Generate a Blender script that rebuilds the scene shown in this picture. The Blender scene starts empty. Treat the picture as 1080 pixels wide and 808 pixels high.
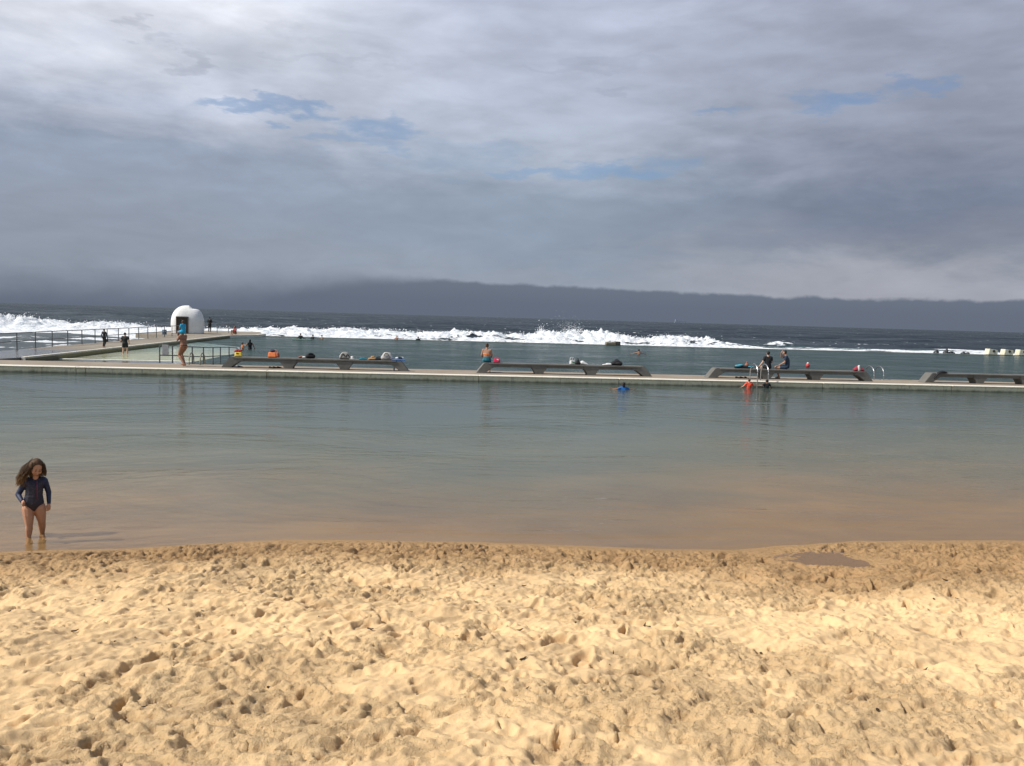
import bpy, bmesh, math, random
import numpy as np
from mathutils import Vector, Matrix, Euler

random.seed(7)
rng = np.random.default_rng(11)
SC = bpy.context.scene
COL = SC.collection
R = math.radians

# ------------------------------------------------------------------ camera geometry
F, H = 880.0, 3.0
TH, PT, RO = R(6.4), math.atan(69 / 880.0), R(1.67)
_fh = np.array([math.sin(TH), math.cos(TH), 0]); _rt = np.array([math.cos(TH), -math.sin(TH), 0]); _z = np.array([0, 0, 1.0])
FW = math.cos(PT) * _fh - math.sin(PT) * _z
_u = math.sin(PT) * _fh + math.cos(PT) * _z
RT = math.cos(RO) * _rt + math.sin(RO) * _u
UP = -math.sin(RO) * _rt + math.cos(RO) * _u

def ray(px, py):
    return FW * F + RT * (px - 540) + UP * (404 - py)
def at(px, py, z=0.0):
    d = ray(px, py)
    p = d * ((z - H) / d[2]) + np.array([0, 0, H])
    return Vector((float(p[0]), float(p[1]), z))
def onY(px, Y, z):
    """point with the given y and z seen at picture column px"""
    lo, hi = -150.0, 200.0
    for _ in range(50):
        m = (lo + hi) / 2
        v = np.array([m, Y, z - H])
        if 540 + F * (v @ RT) / (v @ FW) < px: lo = m
        else: hi = m
    return Vector((lo, Y, z))
def azel(px, py):
    d = ray(px, py)
    return math.degrees(math.atan2(d[0], d[1])), math.degrees(math.atan2(d[2], math.hypot(d[0], d[1])))

cam = bpy.data.cameras.new('camera')
cam.sensor_width = 36; cam.lens = 36 * F / 1080
cam.clip_start = 0.05; cam.clip_end = 60000
co = bpy.data.objects.new('camera', cam); COL.objects.link(co)
M4 = Matrix(((RT[0], UP[0], -FW[0], 0), (RT[1], UP[1], -FW[1], 0), (RT[2], UP[2], -FW[2], H), (0, 0, 0, 1)))
co.matrix_world = M4
SC.camera = co

# ------------------------------------------------------------------ node helper
class N:
    def __init__(s, tree): s.t = tree; s.n = tree.nodes; s.l = tree.links
    def new(s, typ, **kw):
        n = s.n.new(typ)
        for k, v in kw.items(): setattr(n, k, v)
        return n
    def put(s, sock, v):
        if v is None: return
        if isinstance(v, bpy.types.NodeSocket): s.l.new(v, sock)
        else:
            if isinstance(v, (tuple, list)) and len(v) == 3 and sock.type == 'RGBA': v = (*v, 1)
            sock.default_value = v
    def m(s, op, a, b=None, c=None, clamp=False):
        n = s.new('ShaderNodeMath', operation=op, use_clamp=clamp)
        s.put(n.inputs[0], a); s.put(n.inputs[1], b); s.put(n.inputs[2], c)
        return n.outputs[0]
    def vm(s, op, a, b=None):
        n = s.new('ShaderNodeVectorMath', operation=op)
        s.put(n.inputs[0], a); s.put(n.inputs[1], b)
        return n.outputs[0]
    def mix(s, f, a, b):
        n = s.new('ShaderNodeMix', data_type='RGBA')
        s.put(n.inputs[0], f); s.put(n.inputs[6], a); s.put(n.inputs[7], b)
        return n.outputs[2]
    def noise(s, vec, scale, detail=4, rough=.5, dist=0.0, dim='3D', out=0):
        n = s.new('ShaderNodeTexNoise', noise_dimensions=dim)
        s.put(n.inputs['Vector'], vec); n.inputs['Scale'].default_value = scale
        n.inputs['Detail'].default_value = detail; n.inputs['Roughness'].default_value = rough
        n.inputs['Distortion'].default_value = dist
        return n.outputs[out]
    def ramp(s, f, stops, interp='LINEAR'):
        n = s.new('ShaderNodeValToRGB'); cr = n.color_ramp; cr.interpolation = interp
        while len(cr.elements) < len(stops): cr.elements.new(0.5)
        for e, (p, c) in zip(cr.elements, stops):
            e.position = p; e.color = (*c, 1) if len(c) == 3 else c
        s.put(n.inputs[0], f)
        return n.outputs[0]
    def sstep(s, v, a, b):
        n = s.new('ShaderNodeMapRange', interpolation_type='SMOOTHSTEP')
        s.put(n.inputs[0], v); n.inputs[1].default_value = a; n.inputs[2].default_value = b
        return n.outputs[0]
    def scale(s, vec, xyz):
        return s.vm('MULTIPLY', vec, xyz)
    def bump(s, h, strength=.5, dist=.01, normal=None):
        n = s.new('ShaderNodeBump'); n.inputs['Strength'].default_value = strength; n.inputs['Distance'].default_value = dist
        s.put(n.inputs['Height'], h)
        if normal is not None: s.put(n.inputs['Normal'], normal)
        return n.outputs[0]

def srgb(r, g, b):
    return tuple((c / 255 / 12.92) if c / 255 <= .04045 else ((c / 255 + .055) / 1.055) ** 2.4 for c in (r, g, b))

MATS = {}
def mat(name, col, rough=.6, var=.15, scale=8, bump=.0, bscale=40, metal=0.0, spec=.4, col2=None, trans=0.0):
    if name in MATS: return MATS[name]
    m = bpy.data.materials.new(name); m.use_nodes = True
    k = N(m.node_tree); b = k.n['Principled BSDF']
    tc = k.new('ShaderNodeTexCoord').outputs['Object']
    f = k.noise(tc, scale, 5, .6)
    c2 = col2 if col2 else tuple(max(0, c * (1 - var * 2)) for c in col)
    c = k.mix(k.sstep(f, .3, .7), tuple(c2), tuple(col))
    k.put(b.inputs['Base Color'], c)
    b.inputs['Roughness'].default_value = rough; b.inputs['Metallic'].default_value = metal
    b.inputs['Specular IOR Level'].default_value = spec
    if bump:
        k.put(b.inputs['Normal'], k.bump(k.noise(tc, bscale, 6, .65), bump, .02))
    MATS[name] = m
    return m

# ------------------------------------------------------------------ object helpers
def link(name, me, material=None, parent=None, smooth=False, loc=None, rz=None):
    o = bpy.data.objects.new(name, me); COL.objects.link(o)
    if material is not None and me is not None: me.materials.append(material)
    if smooth: me.polygons.foreach_set('use_smooth', [True] * len(me.polygons))
    if parent is not None: o.parent = parent
    if loc is not None: o.location = loc
    if rz is not None: o.rotation_euler = (0, 0, rz)
    return o
def bmobj(name, bm, material=None, parent=None, smooth=False, loc=None, rz=None):
    me = bpy.data.meshes.new(name); bm.normal_update(); bm.to_mesh(me); bm.free()
    return link(name, me, material, parent, smooth, loc, rz)
def tag(o, label, cat, group=None, kind=None):
    if label: o['label'] = label
    if cat: o['category'] = cat
    if group: o['group'] = group
    if kind: o['kind'] = kind
    return o
def struct(o, label=None):
    o['kind'] = 'structure'
    if label: o['label'] = label
    return o
def empty(name, loc=(0, 0, 0), rz=0):
    o = bpy.data.objects.new(name, None); COL.objects.link(o)
    o.empty_display_size = .2; o.location = loc; o.rotation_euler = (0, 0, rz)
    return o
def copy_tree(o, parent=None):
    c = o.copy(); COL.objects.link(c); c.parent = parent
    for ch in list(o.children): copy_tree(ch, c)
    return c

def box(bm, x0, x1, y0, y1, z0, z1, bev=0.0, seg=2):
    vs = bmesh.ops.create_cube(bm, size=1)['verts']
    for v in vs:
        v.co.x = x0 + (v.co.x + .5) * (x1 - x0); v.co.y = y0 + (v.co.y + .5) * (y1 - y0); v.co.z = z0 + (v.co.z + .5) * (z1 - z0)
    if bev:
        es = list({e for v in vs for e in v.link_edges})
        bmesh.ops.bevel(bm, geom=es, offset=bev, segments=seg, affect='EDGES', profile=.6)
def tube(bm, pts, r, n=10, cap=True):
    pts = [Vector(p) for p in pts]; rings = []
    ref = Vector((0, 0, 1))
    for i, p in enumerate(pts):
        t = (pts[min(i + 1, len(pts) - 1)] - pts[max(i - 1, 0)]).normalized()
        rr = ref if abs(t.dot(ref)) < .97 else Vector((1, 0, 0))
        a = t.cross(rr).normalized()
        if rings and a.dot(pa) < 0: a = -a
        b = t.cross(a).normalized(); pa = a
        ri = r[i] if isinstance(r, (list, tuple)) else r
        rings.append([bm.verts.new(p + a * ri * math.cos(2 * math.pi * k / n) + b * ri * math.sin(2 * math.pi * k / n)) for k in range(n)])
    for A, B in zip(rings, rings[1:]):
        for k in range(n):
            bm.faces.new((A[k], A[(k + 1) % n], B[(k + 1) % n], B[k]))
    if cap:
        bm.faces.new(rings[0]); bm.faces.new(rings[-1][::-1])
    bmesh.ops.recalc_face_normals(bm, faces=bm.faces)
def extrude_profile(bm, prof, y0, y1, bev=0.0):
    a = [bm.verts.new((x, y0, z)) for x, z in prof]; b = [bm.verts.new((x, y1, z)) for x, z in prof]
    n = len(prof)
    fs = [bm.faces.new(a), bm.faces.new(b[::-1])]
    for i in range(n): fs.append(bm.faces.new((a[i], b[i], b[(i + 1) % n], a[(i + 1) % n])))
    bmesh.ops.recalc_face_normals(bm, faces=fs)
    if bev:
        bmesh.ops.bevel(bm, geom=list({e for f in fs for e in f.edges}), offset=bev, segments=2, affect='EDGES')

ICO = bmesh.new(); bmesh.ops.create_icosphere(ICO, subdivisions=2, radius=1)
ICOV = [v.co.copy() for v in ICO.verts]; ICO.free()
def hull(bm, parts):
    """convex hull of ellipsoids: parts = [(x,y,z,r) or (x,y,z,rx,ry,rz)]"""
    vs = []
    for p in parts:
        c = Vector(p[:3]); rr = p[3:] if len(p) == 6 else (p[3],) * 3
        vs += [bm.verts.new(c + Vector((v.x * rr[0], v.y * rr[1], v.z * rr[2]))) for v in ICOV]
    r = bmesh.ops.convex_hull(bm, input=vs, use_existing_faces=False)
    dead = [g for g in r['geom_interior'] if isinstance(g, bmesh.types.BMVert)]
    if dead: bmesh.ops.delete(bm, geom=[v for v in set(dead) if v.is_valid], context='VERTS')
    loose = [v for v in bm.verts if not v.link_faces]
    if loose: bmesh.ops.delete(bm, geom=loose, context='VERTS')

def fuse(name, hulls, material, voxel=.01, smooth=3, parent=None, warp=None, cut=None):
    """remesh overlapping hulls into ONE continuous surface"""
    bm = bmesh.new()
    for h in hulls:
        b2 = bmesh.new(); hull(b2, h); tmp = bpy.data.meshes.new('t'); b2.to_mesh(tmp); b2.free()
        bm.from_mesh(tmp); bpy.data.meshes.remove(tmp)
    me = bpy.data.meshes.new('t'); bm.to_mesh(me); bm.free()
    o = bpy.data.objects.new('t', me); COL.objects.link(o)
    md = o.modifiers.new('r', 'REMESH'); md.mode = 'VOXEL'; md.voxel_size = voxel
    if smooth:
        ms = o.modifiers.new('s', 'SMOOTH'); ms.iterations = smooth; ms.factor = .5
    dg = bpy.context.evaluated_depsgraph_get(); dg.update()
    out = bpy.data.meshes.new_from_object(o.evaluated_get(dg)); out.name = name
    bpy.data.objects.remove(o); bpy.data.meshes.remove(me)
    out.materials.clear()
    if warp:
        for v in out.vertices: v.co = warp(v.co)
    return link(name, out, material, parent, True)

# ------------------------------------------------------------------ numpy noise
def _hash(ix, iy, seed):
    h = (ix.astype(np.int64) * 374761393 + iy.astype(np.int64) * 668265263 + seed * 974634777) & 0xffffffff
    h = ((h ^ (h >> 13)) * 1274126177) & 0xffffffff
    return ((h ^ (h >> 16)) & 0xffff) / 65535.0
def vnoise(x, y, seed=0):
    ix = np.floor(x); iy = np.floor(y); fx = x - ix; fy = y - iy
    fx = fx * fx * fx * (fx * (fx * 6 - 15) + 10); fy = fy * fy * fy * (fy * (fy * 6 - 15) + 10)
    a = _hash(ix, iy, seed); b = _hash(ix + 1, iy, seed); c = _hash(ix, iy + 1, seed); d = _hash(ix + 1, iy + 1, seed)
    return (a + (b - a) * fx) * (1 - fy) + (c + (d - c) * fx) * fy
def fbm(x, y, octs=4, seed=0, gain=.5):
    s = 0; a = 1; t = 0
    for i in range(octs):
        ca, sa = math.cos(i * 1.3 + .4), math.sin(i * 1.3 + .4)
        s = s + a * vnoise(x * ca - y * sa + 13.7 * i, x * sa + y * ca - 7.1 * i, seed + i * 17); t += a; a *= gain; x = x * 2.03; y = y * 2.03
    return s / t
def sm(x, a, b):
    t = np.clip((x - a) / (b - a), 0, 1); return t * t * (3 - 2 * t)
def gridmesh(name, xs, ys, Z, attrs=None):
    nx, ny = len(xs), len(ys)
    X, Y = np.meshgrid(xs, ys)
    me = bpy.data.meshes.new(name)
    me.vertices.add(nx * ny)
    me.vertices.foreach_set('co', np.stack([X, Y, Z], -1).astype(np.float32).ravel())
    i = (np.arange(ny - 1)[:, None] * nx + np.arange(nx - 1)[None]).ravel()
    q = np.stack([i, i + 1, i + nx + 1, i + nx], -1).astype(np.int32)
    me.loops.add(q.size); me.loops.foreach_set('vertex_index', q.ravel())
    me.polygons.add(len(q)); me.polygons.foreach_set('loop_start', np.arange(0, q.size, 4, dtype=np.int32))
    me.polygons.foreach_set('use_smooth', np.ones(len(q), bool))
    me.update(calc_edges=True)
    for k, v in (attrs or {}).items():
        a = me.attributes.new(k, 'FLOAT', 'POINT'); a.data.foreach_set('value', v.astype(np.float32).ravel())
    return me

# ------------------------------------------------------------------ sun + world
SUN_EL = R(48)
sd = Vector((0.985, 0.17, 0)).normalized()          # direction the shadows fall
sun = bpy.data.lights.new('sun', 'SUN'); sun.energy = 4.9; sun.angle = R(.6); sun.color = (1, .945, .86)
so = bpy.data.objects.new('sun', sun); COL.objects.link(so)
ld = Vector((sd.x * math.cos(SUN_EL), sd.y * math.cos(SUN_EL), -math.sin(SUN_EL)))
so.rotation_euler = ld.to_track_quat('-Z', 'Y').to_euler(); so.location = (-20, 0, 30)

W = bpy.data.worlds.new('World'); SC.world = W; W.use_nodes = True
k = N(W.node_tree); bg = k.n['Background']
sky = k.new('ShaderNodeTexSky', sky_type='NISHITA'); sky.sun_disc = False
sky.sun_elevation = SUN_EL; sky.sun_rotation = math.atan2(-sd.x, -sd.y); sky.air_density = 1.0; sky.dust_density = .6
d = k.new('ShaderNodeTexCoord').outputs['Generated']
sp = k.new('ShaderNodeSeparateXYZ'); k.put(sp.inputs[0], d)
az = k.m('MULTIPLY', k.m('ARCTAN2', sp.outputs[0], sp.outputs[1]), 180 / math.pi)
el = k.m('MULTIPLY', k.m('ARCSINE', sp.outputs[2]), 180 / math.pi)
cv = k.new('ShaderNodeCombineXYZ'); k.put(cv.inputs[0], k.m('MULTIPLY', az, .1)); k.put(cv.inputs[1], k.m('MULTIPLY', el, .3))
cc = cv.outputs[0]
wx = k.noise(cc, 1.3, 6, .6, .2)
wy = k.noise(k.vm('ADD', cc, (31, 17, 5)), 1.3, 6, .6, .2)
fine = k.noise(k.vm('ADD', cc, (3, 7, 5)), 2.6, 6, .55, .6)
azw = k.m('ADD', az, k.m('MULTIPLY', k.m('SUBTRACT', wx, .5), 9))
elw = k.m('ADD', el, k.m('MULTIPLY', k.m('SUBTRACT', wy, .5), 5.0))
elw2 = k.m('ADD', el, k.m('MULTIPLY', k.m('SUBTRACT', wy, .5), 9.0))
e01 = k.m('DIVIDE', elw2, 40.0, clamp=True)
def stop(e, *c): return (e / 40.0, srgb(*c))
left = k.ramp(e01, [stop(0, 132, 142, 156), stop(3, 146, 155, 169), stop(6, 148, 158, 174), stop(9.5, 152, 164, 184), stop(14, 204, 210, 224), stop(20, 244, 247, 254), stop(26, 226, 231, 242), stop(40, 160, 172, 192)])
midr = k.ramp(e01, [stop(0, 142, 151, 165), stop(3, 150, 159, 173), stop(5.5, 143, 157, 175), stop(8, 147, 161, 179), stop(12, 176, 186, 203), stop(20, 188, 196, 216), stop(28, 180, 189, 208), stop(40, 150, 164, 188)])
rght = k.ramp(e01, [stop(0, 164, 167, 177), stop(2.6, 162, 166, 177), stop(5, 136, 143, 158), stop(8, 122, 132, 152), stop(12, 146, 154, 172), stop(20, 164, 171, 190), stop(28, 158, 166, 186), stop(40, 140, 152, 176)])
base = k.mix(k.sstep(azw, -22, 8), left, midr)
base = k.mix(k.sstep(azw, 8, 30), base, rght)
# soft structure of the overcast sheet
puff = k.noise(k.scale(k.vm('ADD', cc, (23, 4, 8)), (1.0, 1.15, 1)), 1.5, 6, .52, .25)
val = k.m('ADD', .890, k.m('MULTIPLY', fine, .22))
val = k.m('ADD', val, k.m('MULTIPLY', k.m('MULTIPLY', k.m('SUBTRACT', k.sstep(puff, .36, .66), .45), .15), k.sstep(el, 5, 12)))
big = k.noise(k.vm('ADD', cc, (9, 2, 1)), .8, 5, .55, .3)
val = k.m('MULTIPLY', val, k.m('ADD', .84, k.m('MULTIPLY', big, .32)))
vc = k.new('ShaderNodeCombineXYZ')
for i in range(3): k.put(vc.inputs[i], val)
clouds = k.vm('MULTIPLY', base, vc.outputs[0])
# gaps with blue sky behind
holes = [(262, 108, 34, 5, 1), (310, 116, 36, 6, 1), (400, 137, 30, 9, .95), (372, 152, 40, 5, .7), (560, 181, 34, 6, .9), (640, 181, 52, 7, 1), (705, 168, 24, 6, .6), (893, 104, 34, 9, 1),
         (970, 86, 26, 6, .75), (756, 120, 20, 5, .7), (520, 160, 30, 6, .35), (480, 168, 50, 14, .25), (150, 60, 60, 10, .0)]
hm = None
azh = k.m('ADD', az, k.m('MULTIPLY', k.m('SUBTRACT', k.noise(cc, 3.2, 5, .55), .5), 8.0))
elh = k.m('ADD', el, k.m('MULTIPLY', k.m('SUBTRACT', k.noise(k.vm('ADD', cc, (5, 8, 2)), 3.2, 5, .55), .5), 4.0))
for (px, py, w, h, s) in holes:
    if s <= 0: continue
    a, e = azel(px, py); a2, _ = azel(px + w, py); _, e2 = azel(px, py - h)
    dx = k.m('DIVIDE', k.m('SUBTRACT', azh, a), abs(a2 - a)); dy = k.m('DIVIDE', k.m('SUBTRACT', elh, e), abs(e2 - e))
    r2 = k.m('ADD', k.m('MULTIPLY', dx, dx), k.m('MULTIPLY', dy, dy))
    g = k.m('MULTIPLY', k.sstep(k.m('MULTIPLY', r2, -1), -3.6, .4), s)
    hm = g if hm is None else k.m('MAXIMUM', hm, g)
skyc = k.vm('MULTIPLY', sky.outputs[0], (.074, .089, .106))
hm = k.m('MULTIPLY', hm, .60)
# small dark shreds, upper left
sh = None
for (px, py, w, h, s) in [(132, 20, 12, 6, .22), (180, 36, 16, 6, .16), (204, 63, 14, 7, .25), (640, 92, 26, 3, .15), (610, 70, 60, 4, .12), (350, 63, 60, 4, .12), (300, 30, 14, 8, .10)]:
    a, e = azel(px, py); a2, _ = azel(px + w, py); _, e2 = azel(px, py - h)
    dx = k.m('DIVIDE', k.m('SUBTRACT', azh, a), abs(a2 - a)); dy = k.m('DIVIDE', k.m('SUBTRACT', elh, e), abs(e2 - e))
    r2 = k.m('ADD', k.m('MULTIPLY', dx, dx), k.m('MULTIPLY', dy, dy))
    g = k.m('MULTIPLY', k.sstep(k.m('MULTIPLY', r2, -1), -3.0, 0), s)
    sh = g if sh is None else k.m('MAXIMUM', sh, g)
clouds = k.mix(sh, clouds, srgb(120, 128, 148))
clouds = k.mix(hm, clouds, skyc)
# low dark bank of stratus on the sea horizon
bn = k.noise(k.scale(cc, (1.6, .7, 1)), 2.0, 7, .58, .3)
edge = k.m('ADD', k.m('ADD', k.m('SUBTRACT', 1.35, k.m('MULTIPLY', k.sstep(az, 0, -16), .75)), k.m('MULTIPLY', bn, 1.0)), k.m('MULTIPLY', k.sstep(k.m('ABSOLUTE', k.m('ADD', az, 1)), 26, 0), .55))
dd = k.m('SUBTRACT', edge, el)
sharp = k.m('ADD', .30, k.m('MULTIPLY', k.sstep(az, 4, -14), 2.7))
bm_ = k.m('ADD', k.m('DIVIDE', dd, sharp), .5, clamp=True)
bm_ = k.sstep(bm_, 0, 1)
bankc = k.ramp(k.m('DIVIDE', el, 4.0, clamp=True), [(0, srgb(98, 107, 123)), (.25, srgb(100, 109, 125)), (.6, srgb(108, 118, 133)), (1, srgb(124, 132, 146))])
clouds = k.mix(k.m('MULTIPLY', bm_, .96), clouds, bankc)
# the overcast sheet ends behind the camera: clear blue sky there, where the sun comes through
clear = k.m('MAXIMUM', k.sstep(el, 34, 62), k.m('MULTIPLY', k.sstep(k.m('ABSOLUTE', az), 62, 100), k.sstep(el, -5, 3)))
clouds = k.mix(k.m('MULTIPLY', clear, .92), clouds, k.vm('MULTIPLY', sky.outputs[0], (.14, .13, .12)))
k.put(bg.inputs['Color'], clouds); bg.inputs['Strength'].default_value = 1.0

# ------------------------------------------------------------------ sand
SHX = [-60, -14, -8, -6.5, -4.97, -3.4, -1.71, -.9, -.23, 1.0, 2.2, 3.2, 4.3, 5.2, 6.1, 7.2, 8.7, 12, 60]
SHY = [9.0, 9.9, 10.3, 10.4, 10.46, 10.62, 11.0, 10.95, 10.93, 10.85, 10.68, 10.52, 10.5, 10.72, 10.9, 10.95, 10.92, 10.8, 10.5]
def shore(x): return np.interp(x, SHX, SHY) + .10 * (fbm(x * 1.2, x * 0 + 3, 4, 5) - .5)
def ax(lo, hi, step, grow, lo2, hi2):
    mid = np.arange(lo, hi + step / 2, step)
    out = [mid]; s = step; v = lo; L = []
    while v > lo2: s *= grow; v -= s; L.append(v)
    s = step; v = hi; U = []
    while v < hi2: s *= grow; v += s; U.append(v)
    return np.concatenate([L[::-1], mid, U])
sx = ax(-7.2, 7.6, .0125, 1.06, -70, 70)
sy = np.concatenate([np.arange(-25, 2.8, .5), np.arange(2.8, 8.0, .0125), np.arange(8.0, 11.8, .016), np.geomspace(11.83, 38.3, 130)])
X, Y = np.meshgrid(sx, sy)
S = shore(sx)[None, :] - Y                                   # distance up the beach from the waterline
Z = np.where(S > 0, .125 * S, .115 * S)
Z = np.where(S < -6, -.69 + (S + 6) * .035, Z)
Z = np.where(S > 9.5, 1.1875 + (S - 9.5) * .03, Z)
Z += .035 * np.exp(-((S - .35) / .30) ** 2) * (.3 + fbm(X * .9, Y * .9, 3, 41))           # little lip at the swash edge
dry = sm(S + .55 * (fbm(X * .7, Y * .7, 3, 3) - .5) + .18 * (fbm(X * 5, Y * 5, 3, 33) - .5) + .22 * (fbm(X * .9 + 3, Y * .2, 3, 37) - .5), .10, .55)
puddle = np.exp(-(((X - 5.17) / .60) ** 2 + ((Y - 9.60) / .46) ** 2) ** 1.3)
dry = dry * (1 - np.clip(puddle * 1.3, 0, 1))
rough = dry * (1 - .35 * sm(fbm(X * .5 + 9, Y * .6, 3, 21), .45, .65))
# domain warp so nothing reads as a lattice
wxn = fbm(X * 1.7, Y * 1.7, 3, 51) - .5; wyn = fbm(X * 1.7 + 40, Y * 1.7, 3, 61) - .5
Xw, Yw = X + wxn * .35, Y + wyn * .35
clm0 = sm(fbm(X * 1.3 + 5, Y * 1.3, 3, 121), .42, .62)
und = fbm(Xw * 1.1, Yw * 1.1, 3, 71)
rid = 1 - np.abs(2 * fbm(Xw * 2.6, Yw * 3.4, 3, 81) - 1)
rid2 = 1 - np.abs(2 * fbm(Xw * 7.0, Yw * 8.5, 3, 91) - 1)
rid3 = 1 - np.abs(2 * fbm(Xw * 15, Yw * 19, 3, 93) - 1)
dg_ = X * .82 + Y * .57; dh_ = -X * .57 + Y * .82               # wind and foot scuffs run on a slant
scf = 1 - np.abs(2 * fbm(dg_ * 2.2 + wxn, dh_ * 6.0 + wyn, 4, 201) - 1)
scf2 = 1 - np.abs(2 * fbm(dg_ * 6.5 + wxn, dh_ * 15.0 + wyn, 3, 211) - 1)
Z += rough * (.062 * (scf - .8) + .024 * (scf2 - .8))
Z += dry * (  .13 * (und - .5) + .084 * (rid - .8) + .034 * (rid2 - .8) * (.4 + 1.6 * clm0) + .009 * (rid3 - .8) * (.2 + 1.6 * clm0))
shorez = sm(S, 3.0, .5)                                      # churned damp zone
cl = fbm(Xw * 16, Yw * 18, 3, 101); cl2 = fbm(Xw * 38, Yw * 42, 2, 111)
clm = sm(fbm(X * 1.3 + 5, Y * 1.3, 3, 121), .42, .62)
pz1 = sm(cl, .56, .68) * (.4 + 1.2 * cl2)
Z -= dry * (.006 + .015 * shorez + .008 * clm) * pz1
Z += dry * (.004 + .007 * shorez + .004 * clm) * (cl2 - .5) + dry * (.003 + .005 * shorez + .004 * clm) * sm(1 - cl, .50, .72)
Z += (1 - dry) * (.006 * (fbm(X * 2, Y * 9, 3, 131) - .5))
wetmask = np.zeros_like(Z)
def stamp(cx, cy, ang, a, b, dep, rim):
    m = 2.0 * max(a, b)
    i0, i1 = np.searchsorted(sx, [cx - m, cx + m]); j0, j1 = np.searchsorted(sy, [cy - m, cy + m])
    if i1 - i0 < 3 or j1 - j0 < 3: return
    x = X[j0:j1, i0:i1] - cx; y = Y[j0:j1, i0:i1] - cy
    ca, sa = math.cos(ang), math.sin(ang)
    u = (x * ca + y * sa) / a; v = (-x * sa + y * ca) / b
    nz = fbm(X[j0:j1, i0:i1] * 14 + cx, Y[j0:j1, i0:i1] * 14, 2, 7) - .5
    v = v * (1 + .25 * u)
    r = np.sqrt(u * u + v * v) + .55 * nz
    Dm = dry[j0:j1, i0:i1]
    Z[j0:j1, i0:i1] += Dm * (-dep * (1 - sm(r + .22 * u, .62, .92)) * (1 + .8 * nz) + rim * np.exp(-((r - 1.18) / .22) ** 2) * (1 + 1.6 * nz) * (1 + .8 * u / 1.2))
    wetmask[j0:j1, i0:i1] = np.maximum(wetmask[j0:j1, i0:i1], (1 - sm(r, .5, 1.05)) * (.3 if dep < .03 else .75))
pitd = lambda x, y: float(fbm(np.array([x * .8]), np.array([y * .9]), 3, 221)[0])
for _ in range(6500):
    cx = rng.uniform(-8, 8); cy = rng.uniform(2.6, 11.0)
    if rng.random() > (pitd(cx, cy) - .22) * 2.0: continue
    big_ = rng.random()
    a = rng.uniform(.024, .060) if big_ < .80 else rng.uniform(.06, .125)
    b = a * rng.uniform(.28, .62)
    stamp(cx, cy, rng.normal(.55, .55) + (1.57 if rng.random() < .25 else 0), a, b, a * rng.uniform(.18, .50) * (1.0 if rng.random() > .25 else 1.3), a * rng.uniform(.02, .10))
for _ in range(2600):                                          # toe and heel dints
    cx = rng.uniform(-8, 8); cy = rng.uniform(2.8, 11.0); a = rng.uniform(.016, .040)
    stamp(cx, cy, rng.uniform(0, 3.1), a, a * rng.uniform(.5, .9), rng.uniform(.014, .034), rng.uniform(.002, .009))
PUZ = .105
pmask = sm(puddle + .35 * (fbm(X * 5, Y * 6, 3, 173) - .5), .12, .9)
Z = Z * (1 - pmask) + pmask * (PUZ - .03 + .02 * (fbm(X * 6, Y * 6, 3, 171) - .5))
damp = 1 - sm(S + 1.0 * (fbm(X * .8, Y * .8, 4, 141) - .5) + .5 * (fbm(X * 4, Y * 4, 3, 151) - .5) - 1.3 * sm(X, 2.0, 5.5), .75, 2.7)
damp = np.maximum(damp, sm(puddle, .01, .3))
sme = gridmesh('beach_sand', sx, sy, Z, dict(damp=damp, clod=np.maximum(clm, shorez * .9), pit=wetmask, under=sm(-S, 0, .25)))
m = bpy.data.materials.new('sand'); m.use_nodes = True; k = N(m.node_tree); b = k.n['Principled BSDF']
tc = k.new('ShaderNodeTexCoord').outputs['Object']
at_d = k.new('ShaderNodeAttribute', attribute_name='damp').outputs['Fac']
at_p = k.new('ShaderNodeAttribute', attribute_name='pit').outputs['Fac']
at_u = k.new('ShaderNodeAttribute', attribute_name='under').outputs['Fac']
g1 = k.noise(tc, 1.1, 5, .55); g2 = k.noise(tc, 9, 6, .7); g3 = k.noise(tc, 260, 3, .8)
c = k.mix(k.sstep(g1, .35, .65), (.65, .45, .24), (.74, .52, .28))
grey = k.sstep(k.noise(k.vm('ADD', tc, (12, 4, 0)), .55, 5, .6), .50, .66)
c = k.mix(k.m('MULTIPLY', grey, .34), c, (.50, .355, .20))
c = k.mix(k.m('MULTIPLY', k.sstep(g2, .50, .78), .30), c, (.50, .34, .185))
c = k.mix(k.m('MULTIPLY', at_p, .42), c, (.42, .28, .15))
c = k.mix(k.m('MULTIPLY', at_d, .88), c, (.37, .225, .105))
c = k.mix(k.m('MULTIPLY', k.m('MULTIPLY', at_d, .6), k.sstep(k.noise(tc, 22, 5, .75), .50, .66)), c, (.17, .09, .035))
c = k.mix(k.m('MULTIPLY', at_u, .9), c, (.36, .24, .145))
c = k.mix(k.m('MULTIPLY', k.sstep(g3, .60, .74), .5), c, (.20, .13, .08))
c = k.mix(k.m('MULTIPLY', k.sstep(g3, .40, .28), .35), c, (.85, .68, .45))
k.put(b.inputs['Base Color'], c)
k.put(b.inputs['Roughness'], k.m('SUBTRACT', .95, k.m('MULTIPLY', at_d, .2)))
b.inputs['Specular IOR Level'].default_value = .15
rot = k.new('ShaderNodeMapping'); k.put(rot.inputs['Vector'], tc); rot.inputs['Rotation'].default_value = (0, 0, -.6); rot.inputs['Scale'].default_value = (1, 2.2, 1.5)
rg_ = k.m('ABSOLUTE', k.m('SUBTRACT', k.noise(rot.outputs[0], 16, 5, .65, .6), .5))
bh = k.m('ADD', k.m('MULTIPLY', k.noise(tc, 45, 5, .7), .8), k.m('MULTIPLY', k.noise(tc, 150, 3, .7), .3))
bh = k.m('SUBTRACT', bh, k.m('MULTIPLY', rg_, .7))
bh = k.m('SUBTRACT', bh, k.m('MULTIPLY', k.sstep(k.noise(tc, 28, 4, .7), .60, .68), .5))
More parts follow.
